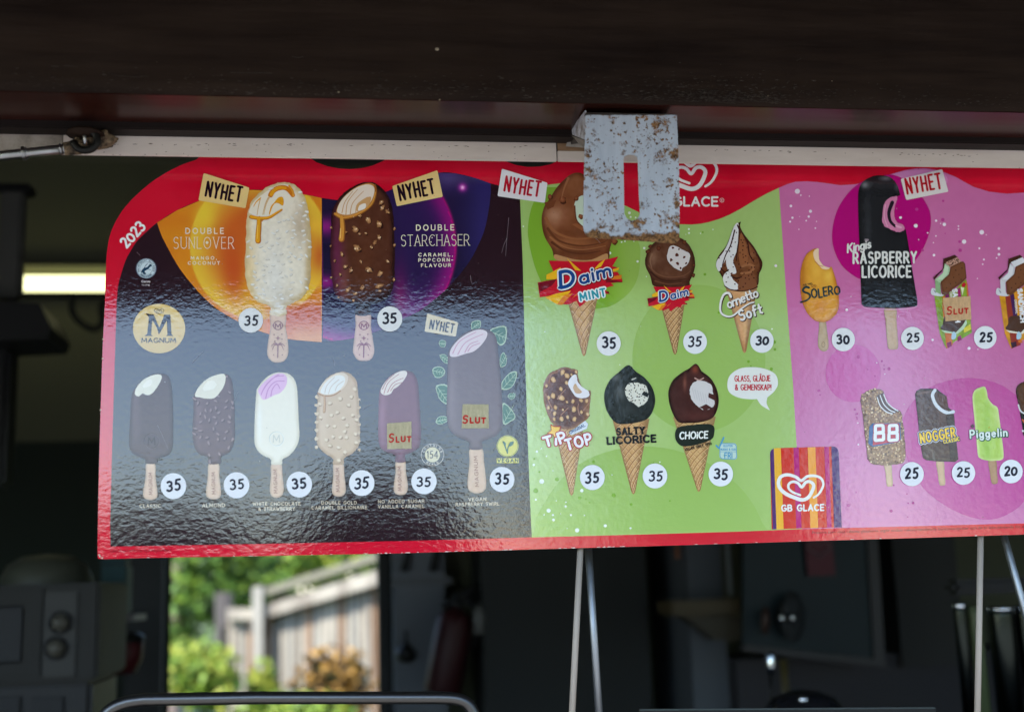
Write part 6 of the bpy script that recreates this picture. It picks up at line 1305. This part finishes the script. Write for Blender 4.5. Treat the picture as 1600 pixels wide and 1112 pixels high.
tube('cylinder', [a_, a_ + ax_ * .03, a_ + ax_ * .85, a_ + ax_ * .93, a_ + ax_ * .98, a_ + ax_ * 1.02], [.046, .05, .05, .043, .03, .014], mat('extinguisher_red', (.026, .005, .006), .5), fe, 22)
tube('valve', [b_, b_ + ax_ * .12], .016, DK1, fe, 10); tube('grip', [b_ + ax_ * .1 + [-.045, 0, -.01], b_ + ax_ * .16 + [.05, 0, .005]], .011, DK1, fe, 8); tube('lever', [b_ + ax_ * .14 + [-.02, 0, .0], b_ + ax_ * .24 + [.055, 0, .012]], .008, DK1, fe, 8)
tube('hose', [b_ + ax_ * .1 + [.02, 0, 0], b_ + ax_ * .0 + [.06, 0, 0], b_ + ax_ * -.5 + [.062, 0, 0]], .008, DK1, fe, 8); settle(fe)
bt = tube('small_bottle', [P(748, 990, 1.95), P(748, 958, 1.95), P(748, 950, 1.95), P(748, 944, 1.95)], [.016, .016, .006, .006], mat('bottle_grey', (.09, .09, .085), .3)); tag(bt, 'small pale bottle top right of the fire extinguisher', 'bottle')
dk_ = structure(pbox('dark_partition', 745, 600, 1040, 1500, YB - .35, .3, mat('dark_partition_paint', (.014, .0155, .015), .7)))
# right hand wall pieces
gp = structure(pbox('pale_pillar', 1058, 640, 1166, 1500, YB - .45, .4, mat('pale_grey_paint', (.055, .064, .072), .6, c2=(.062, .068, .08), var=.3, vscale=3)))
lt = pbox('white_pipe', 1128, 700, 1146, 930, YB - .48, .03, mat('pipe_white', (.17, .19, .2), .35), None, .01); tag(lt, 'pale vertical pipe ending above the yellowish shelf', 'pipe')
sh = empty('bracket_shelf', tuple(P(1105, 960, YB - .6))); tag(sh, 'yellowish wooden shelf on a curved bracket in front of the pale pillar', 'shelf')
pbox('shelf_board', 1050, 938, 1160, 958, YB - .62, .16, mat('varnished_shelf', (.05, .038, .018), .5), sh, .003)
q = [P(*p, YB - .58) for p in ((1066, 960), (1158, 960), (1158, 1000), (1116, 998), (1100, 984))]; extrude('bracket', [(p[0], p[2]) for p in q], YB - .58, YB - .5, mat('bracket_brown', (.042, .036, .024), .5), sh); settle(sh)
oc = pbox('orange_card', 1052, 800, 1062, 872, YB - .47, .006, mat('orange_card', (.14, .05, .02), .6)); tag(oc, 'thin orange card edge at the top of the pale pillar', 'card')
tbd = empty('teal_board', tuple(P(1260, 1030, YB - .7))); q = [P(*p, YB - .7) for p in ((1162, 780), (1352, 780), (1366, 1028), (1162, 1006))]; extrude('board', [(p[0], p[2]) for p in q], YB - .7, YB - .68, mat('teal_laminate', (.005, .0125, .015), .5), tbd)
q = [P(*p, YB - .712) for p in ((1352, 780), (1368, 780), (1384, 1042), (1162, 1016), (1162, 1007), (1367, 1029))]; extrude('grey_edging', [(p[0], p[2]) for p in q], YB - .712, YB - .68, mat('edging_grey', (.032, .031, .031), .5), tbd); settle(tbd); tag(tbd, 'dark teal board with a grey edge behind the right half of the card', 'board')
nt_ = empty('red_notice', tuple(P(1280, 900, YB - .72))); pbox('sheet', 1255, 800, 1305, 898, YB - .716, .003, mat('notice_red', (.062, .010, .016), .5), nt_)
q = P(1280, 856, YB - .72); hp = [(.016 * math.sin(t_) ** 3 * 1.25, .016 * (13 * math.cos(t_) - 5 * math.cos(2 * t_) - 2 * math.cos(3 * t_) - math.cos(4 * t_)) / 15) for t_ in np.linspace(0, 2 * math.pi, 40)]
tube('heart_emblem', [(q[0] + a * 1.5, YB - .72, q[2] + b * 1.2) for a, b in hp], .0022, mat('notice_white', (.10, .07, .075), .5), nt_, 6, caps=False); settle(nt_); tag(nt_, 'dark red notice with a pale heart emblem on the teal board', 'notice')
ut = empty('hanging_mitt', tuple(P(1238, 990, YB - .74))); tag(ut, 'dark mitt with two shiny round studs hanging on the teal board', 'mitt')
q = P(1238, 962, YB - .74); b_ = bmesh.new(); bmesh.ops.create_icosphere(b_, subdivisions=3, radius=1)
for v in b_.verts: k = 1 + .25 * noise.noise(v.co * 2); v.co = Vector((v.co.x * .032 * k, v.co.y * .015, v.co.z * .058 * k))
me = bpy.data.meshes.new('mitt_body'); b_.to_mesh(me); b_.free(); me.polygons.foreach_set('use_smooth', [True] * len(me.polygons)); o = link('mitt_body', me, mat('mitt_cloth', (.012, .014, .015), .7), ut); o.location = (q[0], q[1], q[2])
SH = mat('bright_metal', (.7, .74, .78), .12, 1.0)
for x in (1222, 1239): q = P(x, 965, YB - .77); lathe('stud', q, [(0, .012), (.005, .011), (.010, .004), (.0105, 0), (0, 0)], SH, ut, 14, axis='Y')
settle(ut)
hd = tube('wooden_handle', [P(1196, 948, YB - .74), P(1196, 968, YB - .74), P(1195, 990, YB - .74)], [.008, .012, .007], mat('dark_wood_handle', (.03, .016, .012), .5)); tag(hd, 'short dark wooden handle left of the mitt', 'handle')
bt = empty('steel_tap', tuple(P(1205, 1060, 1.35))); tag(bt, 'small bright steel tap spout below the teal board', 'tap'); tube('spout', [P(1205, 1052, 1.35), P(1205, 1040, 1.35), P(1204, 1024, 1.35), P(1204, 1017, 1.35)], [.008, .0095, .0095, .006], SH, bt, 12); tube('stem', [P(1205, 1120, 1.35), P(1205, 1053, 1.35)], .006, DK2, bt, 10); settle(bt)
yc = tube('yellow_tube', [P(1224, 1030, 1.5), P(1228, 1085, 1.5), P(1230, 1140, 1.5)], .009, mat('yellow_tube', (.05, .04, .012), .5)); tag(yc, 'dull yellow hose hanging below the teal board', 'hose')
wl = structure(pbox('grey_side_panel', 1372, 600, 1510, 1036, YB - .55, .3, mat('panel_warm_grey', (.024, .024, .022), .7))); structure(pbox('lower_counter_back', 1150, 1030, 1800, 1500, YB - .52, .25, mat('counter_grey', (.022, .021, .024), .6)))
dg = empty('mixer_head', tuple(P(1250, 1110, .9))); tag(dg, 'low black rounded appliance with a blue glint at the bottom edge', 'appliance'); q = P(1256, 1108, .95)
lathe('dome', q, [(.075, -.03), (.075, 0), (.06, .022), (.03, .034), (0, .038)], mat('gloss_black', (.01, .01, .012), .12), dg); tube('knob_or_glint', [P(1248, 1092, .86), P(1262, 1093, .86)], .007, SH, dg, 12); settle(dg)  # the small metal tube on the dome is added as its blue glint
# stainless mixing cups at the right
BR = mat('brushed_steel', (.032, .037, .032), .22, 1.0, bump=.15, bscale=200, bstretch=(1, 1, .05))
rk = empty('cup_rack', tuple(P(1560, 1112, .8))); tag(rk, 'black bar above the steel beakers at the right edge', 'rack'); pbox('bar', 1490, 905, 1640, 924, .8, .05, DK1, rk, .01); settle(rk)
for (x0, x1, yt, lab, m_) in ((1489, 1508, 946, 'thin steel beaker, leftmost at the right edge', BR), (1512, 1532, 950, 'dark green-tinted beaker second from the left', mat('green_glass', (.05, .065, .03), .25)), (1543, 1582, 952, 'wide shiny steel beaker in the middle of the row', BR), (1586, 1612, 950, 'steel beaker cut off by the right edge', BR)):
    Y_ = .85; a_, b_ = P(x0, yt, Y_), P(x1, yt, Y_); r = (b_[0] - a_[0]) / 2; c = ((a_[0] + b_[0]) / 2, Y_, a_[2]); e = empty('beaker', (c[0], c[1], c[2] - .36)); tag(e, lab, 'beaker', 'beakers at the right edge')
    lathe('wall', c, [(r * .94, -.0), (r, 0), (r, -.01), (r * .93, -.36), (0, -.36)], m_, e, 28); lathe('rim', c, [(r, -.003), (r * 1.06, 0), (r * 1.04, .005), (r * .97, .003)], SH if m_ is BR else m_, e, 28); settle(e)

# --- stands under the card and the tube loop in front
LEG = mat('brushed_leg', (.46, .43, .38), .35, 1.0, bump=.3, bscale=300, bstretch=(1, 1, .1)); LEG2 = mat('satin_leg', (.36, .38, .40), .5, 1.0)
BE = mat('beige_strip', (.36, .31, .26), .6, bump=.2, bscale=100)
for nm, s in (('beige and steel wire stand under the middle of the card', ([(907.5, 845), (893, 1130)], [(918.5, 845), (937, 1130)])), ('beige and steel wire stand under the right end of the card', ([(1532.5, 820), (1527, 1130)], [(1558, 800), (1640, 1090)]))):
    e = empty('sign_stand', tuple(P(s[0][1][0], 1130, .02))); tag(e, nm, 'stand', 'wire stands under the card')
    (a0, a1), (b0, b1) = s; tube('leg', [P(*a0, .012), P(*a1, .012)], .0036, BE, e, 10, label='beige leg'); tube('leg', [P(*b0, .05), P(*b1, .05)], .0044, LEG2, e, 12, label='steel leg'); settle(e)
loop = tube('tube_loop', [P(*p, .03) for p in ([(150, 1200), (150, 1150)] + [tuple(q) for q in sm([(156, 1128), (172, 1108), (196, 1097), (225, 1092.5)], 5, False)] + [(400, 1089.5), (600, 1089.5)] + [tuple(q) for q in sm([(680, 1089.5), (712, 1091), (732, 1100), (744, 1122)], 5, False)] + [(748, 1200)])], .0068, mat('black_tube', (.10, .095, .09), .3, .9), None, 18)
tag(loop, 'black round-cornered metal tube loop along the lower edge of the hatch', 'rail')
q0, q1 = P(1000, 1109, .1), P(1262, 1109, .1); cb = empty('counter_tray', tuple(q0)); [extrude(n_, [(P(x, y, .1)[0], P(x, y, .1)[2]) for x, y in pp_], y0_, y1_, m_, cb) for n_, pp_, y0_, y1_, m_ in (('rim', [(1000, 1107), (1460, 1104), (1462, 1106.5), (1000, 1109.5)], .099, .103, mat('tray_edge', (.035, .045, .043), .4)), ('tray', [(1000, 1109.6), (1462, 1106.6), (1462, 1160), (1000, 1160)], .1, .106, DK1))]; settle(cb); tag(cb, 'black counter tray with a thin grey-green rim at the bottom edge', 'tray')
structure(box('counter_top', (XL, -.1, .95), (XR, .5, .99), DK2)); structure(box('back_counter', (XL, 1.0, .0), (XR, YB - .01, 1.0), DK1))

# ================================================================== outside
def tri_grid(name, x0, x1, y0, y1, n, zf, m):
    vs = []; fs = []; X = np.linspace(x0, x1, n); Yy = np.linspace(y0, y1, n)
    for b in Yy:
        for a in X: vs.append((a, b, zf(a, b)))
    for j in range(n - 1):
        for i in range(n - 1): k = j * n + i; fs.append((k, k + 1, k + n + 1, k + n))
    me = bpy.data.meshes.new(name); me.from_pydata(vs, [], fs); return link(name, me, m)
GRASS = mat('grass_ground', (.045, .07, .02), .95, c2=(.10, .11, .045), var=.2, vscale=1.2)
structure(tri_grid('ground', -120, 120, -120, 160, 60, lambda a, b: -.03 + (.12 * noise.noise(Vector((a * .1, b * .1, 0))) if abs(b) > 6 else 0), GRASS))
structure(box('gravel_yard', (-14, -13, -.1), (14, -.08, .006), mat('gravel_yard', (.20, .19, .175), .95, c2=(.28, .27, .25), var=.2, vscale=30)))
# sunlit fence on rising ground
FW = mat('weathered_boards', (.16, .135, .11), .85, c2=(.40, .37, .31), var=.2, vscale=9, bstretch=(1, 1, .15)); FW2 = mat('bare_brown_board', (.17, .10, .06), .85, c2=(.26, .17, .11), var=.2, vscale=9, bstretch=(1, 1, .15)); FG = mat('grey_post', (.24, .23, .20), .8, c2=(.31, .295, .26), var=.2, vscale=8)
FY = 6.2
fn = empty('board_fence', tuple(P(450, 1300, FY))); tag(fn, 'weathered sunlit board fence with two rails rising to the right, seen through the window', 'fence')
def slab(name, pts, Y0, Y1, m, par):
    q = [P(a, b, Y0) for a, b in pts]; return extrude(name, [(p[0], p[2]) for p in q], Y0, Y1, m, par)
slab('rail', [(404, 921), (592, 862), (640, 846), (640, 858), (592, 874), (412, 931)], FY - .09, FY - .0, mat('top_rail', (.19, .18, .135), .85), fn)
slab('rail', [(355, 949), (400, 951), (400, 967), (355, 967)], FY - .05, FY - .0, FW, fn); slab('rail', [(412, 946), (592, 889), (640, 874), (640, 896), (592, 912), (412, 965)], FY - .07, FY - .0, FW, fn)
r_ = random.Random(12)
for k in range(28):
    x = 356 + k * 10.2; yt = 972 - .28 * max(0, x - 405) - r_.uniform(0, 3) if x > 404 else 968; w_ = r_.uniform(7.4, 9.9)
    if 400 < x + w_ and x < 413: continue
    slab('board', [(x, yt - 14), (x + w_, yt - 16), (x + w_, 1190), (x, 1190)], FY + .002 + r_.uniform(0, .02), FY + .03, r_.choice([FW, FW, FW, FG, FW2]), fn)
slab('post', [(394, 917), (410, 914), (410, 1250), (394, 1250)], FY - .12, FY - .06, FG, fn); slab('dark_backing', [(345, 980), (640, 900), (640, 1250), (345, 1250)], FY + .04, FY + .05, mat('backing', (.02, .02, .018), .9), fn)
settle(fn)
gpst = tube('grey_garden_post', [P(350, 1200, 6.6), P(350, 925, 6.6)], .055, mat('post_grey_brown', (.05, .045, .042), .9)); tag(gpst, 'dim grey post left of the sunlit fence', 'post')
trk = tube('tree_trunk', [P(*p, 7.5) for p in ((262, 1260), (263, 1100), (268, 980), (274, 880), (280, 760), (290, 600))], [.10, .085, .07, .06, .05, .03], mat('pinkish_bark', (.30, .23, .20), .9, c2=(.18, .13, .11), var=.2, vscale=8)); 
LEAFS = [mat('leaf_' + n_, c, .55) for n_, c in (('dark', (.016, .034, .008)), ('mid', (.055, .115, .015)), ('light', (.13, .21, .025)), ('yellow', (.25, .28, .04)), ('amber', (.30, .17, .04)))]
def foliage(name, blobs, n, size, mats, seed, parent=None):
    """leaf cards spread through several ellipsoids"""
    r = np.random.RandomState(seed); vs = []; fs = []; mi = []
    for _ in range(n):
        c, rad = blobs[r.randint(len(blobs))]; d = r.normal(size=3); d /= np.linalg.norm(d); d *= r.rand() ** .45
        p = np.array(c) + d * np.array(rad); u = r.normal(size=3); u /= np.linalg.norm(u); v = np.cross(u, r.normal(size=3)); v /= np.linalg.norm(v); s = size * r.uniform(.6, 1.4); b = len(vs)
        vs += [tuple(p - u * s), tuple(p + v * s * .45), tuple(p + u * s), tuple(p - v * s * .45)]; fs.append((b, b + 1, b + 2, b + 3)); mi.append(int(np.clip((r.rand() * .75 + .3 * (noise.noise(Vector(p) * (1.5 / max(rad[0], .3))) + .5)) * len(mats), 0, len(mats) - 1)))
    me = bpy.data.meshes.new(name); me.from_pydata(vs, [], fs)
    for m_ in mats: me.materials.append(m_)
    me.polygons.foreach_set('material_index', mi); return link(name, me, None, parent)
tr = empty('garden_tree', tuple(P(262, 1260, 7.5))); trk.name = 'trunk'; trk.parent = tr; tag(tr, 'leafy tree with a pinkish trunk at the left of the window view', 'tree')
Y7 = 7.6; foliage('crown', [(P(*p, Y7), (rx, .6, rz)) for p, rx, rz in (((310, 885), .30, .22), ((370, 870), .34, .16), ((300, 940), .28, .2), ((350, 820), .7, .3), ((340, 925), .22, .12), ((268, 1000), .12, .14))], 3600, .045, LEAFS[:3], 2, tr); settle(tr)
def bush(x, y, Y, rx, rz, n, s, mats, seed, lab, cat='bush'):
    e = empty('bush', tuple(P(x, y + 60, Y))); foliage('leaves', [(P(x, y, Y), (rx, rx * .7, rz)), (P(x - 12, y + 12, Y), (rx * .7, rx * .5, rz * .8)), (P(x + 14, y + 16, Y), (rx * .7, rx * .5, rz * .8))], n, s, mats, seed, e)
    tube('stem', [P(x, y + 70, Y), P(x + 2, y, Y)], .015, MOULD, e, 6); settle(e); tag(e, lab, cat); return e
bush(318, 1052, 5.4, .20, .18, 1300, .03, LEAFS[1:4], 3, 'bright green bush at the lower left of the window view')
bush(300, 1020, 5.8, .16, .07, 500, .03, LEAFS[1:4], 4, 'low yellow-green shrub above the bright bush')
bush(410, 1070, 5.6, .07, .16, 500, .03, LEAFS[2:4], 5, 'small yellow-green shrub at the foot of the fence post')
bush(405, 915, 8.6, .30, .16, 1500, .045, LEAFS[:3], 31, 'dark green tree mass directly behind the fence post', 'tree')
bush(460, 870, 9.5, .62, .24, 2400, .05, LEAFS[1:4], 6, 'yellowish tree top behind the fence rail', 'tree')
bush(530, 840, 10.5, .9, .45, 2600, .06, LEAFS[:3], 8, 'green tree top over the right part of the fence', 'tree')
bush(522, 1066, 5.0, .22, .20, 1300, .03, [LEAFS[0], LEAFS[4], mat('dry_brown_leaf', (.09, .055, .025), .7), LEAFS[4]], 7, 'amber and brown heap of dry foliage before the fence')
bush(450, 1110, 4.6, .35, .09, 900, .03, LEAFS[1:4], 11, 'low bright greenery below the tube loop')
# dark hedge beyond the garden
for i, (x, z_, w_) in enumerate(((-9, 2.2, 3.5), (-4, 2.6, 3.6), (1.5, 2.3, 3.2), (6, 2.6, 3.6))):
    e = empty('hedge_tree', (x, 15, 0)); foliage('crown', [((x, 15, z_), (w_, 1.5, 2.3)), ((x + 1, 15.3, z_ + 1), (w_ * .7, 1.3, 2.0))], 5000, .13, LEAFS[:2], 20 + i, e); tube('trunk', [(x, 15, 0), (x, 15, 2)], .15, MOULD, e, 8); settle(e); tag(e, ['dense dark tree far behind the fence, farthest left', 'dense dark tree far behind the fence, behind the pinkish trunk', 'dense dark tree far behind the fence, right of the window view', 'dense dark tree far behind the fence, farthest right'][i], 'tree', 'trees behind the garden')
# trees across the yard: only their dark reflection shows in the card
r_ = random.Random(21)
for i, (x, y, h, w_) in enumerate(((-17, -26, 3.7, 5), (-10.5, -27, 3.5, 5), (-4.5, -27, 3.7, 4), (0.6, -26, 4.3, 2.6), (6.9, -22, 10, 4.4), (13.5, -19, 11, 4.8), (19.5, -14, 11, 5.5), (21, -6, 10, 5))):
    e = empty('yard_tree', (x, y, 0)); foliage('crown', [((x, y, h * .55), (w_ * .75, 2.0, h * .46)), ((x + .8, y, h * .45), (w_ * .65, 1.8, h * .42)), ((x - .8, y + .3, h * .4), (w_ * .7, 1.8, h * .4))], 3800, .22, LEAFS[:2], 40 + i, e); tube('trunk', [(x, y, 0), (x, y, h * .6)], .2, MOULD, e, 8); settle(e)
    tag(e, 'leafy tree across the yard behind the viewer', 'tree', 'trees across the yard')
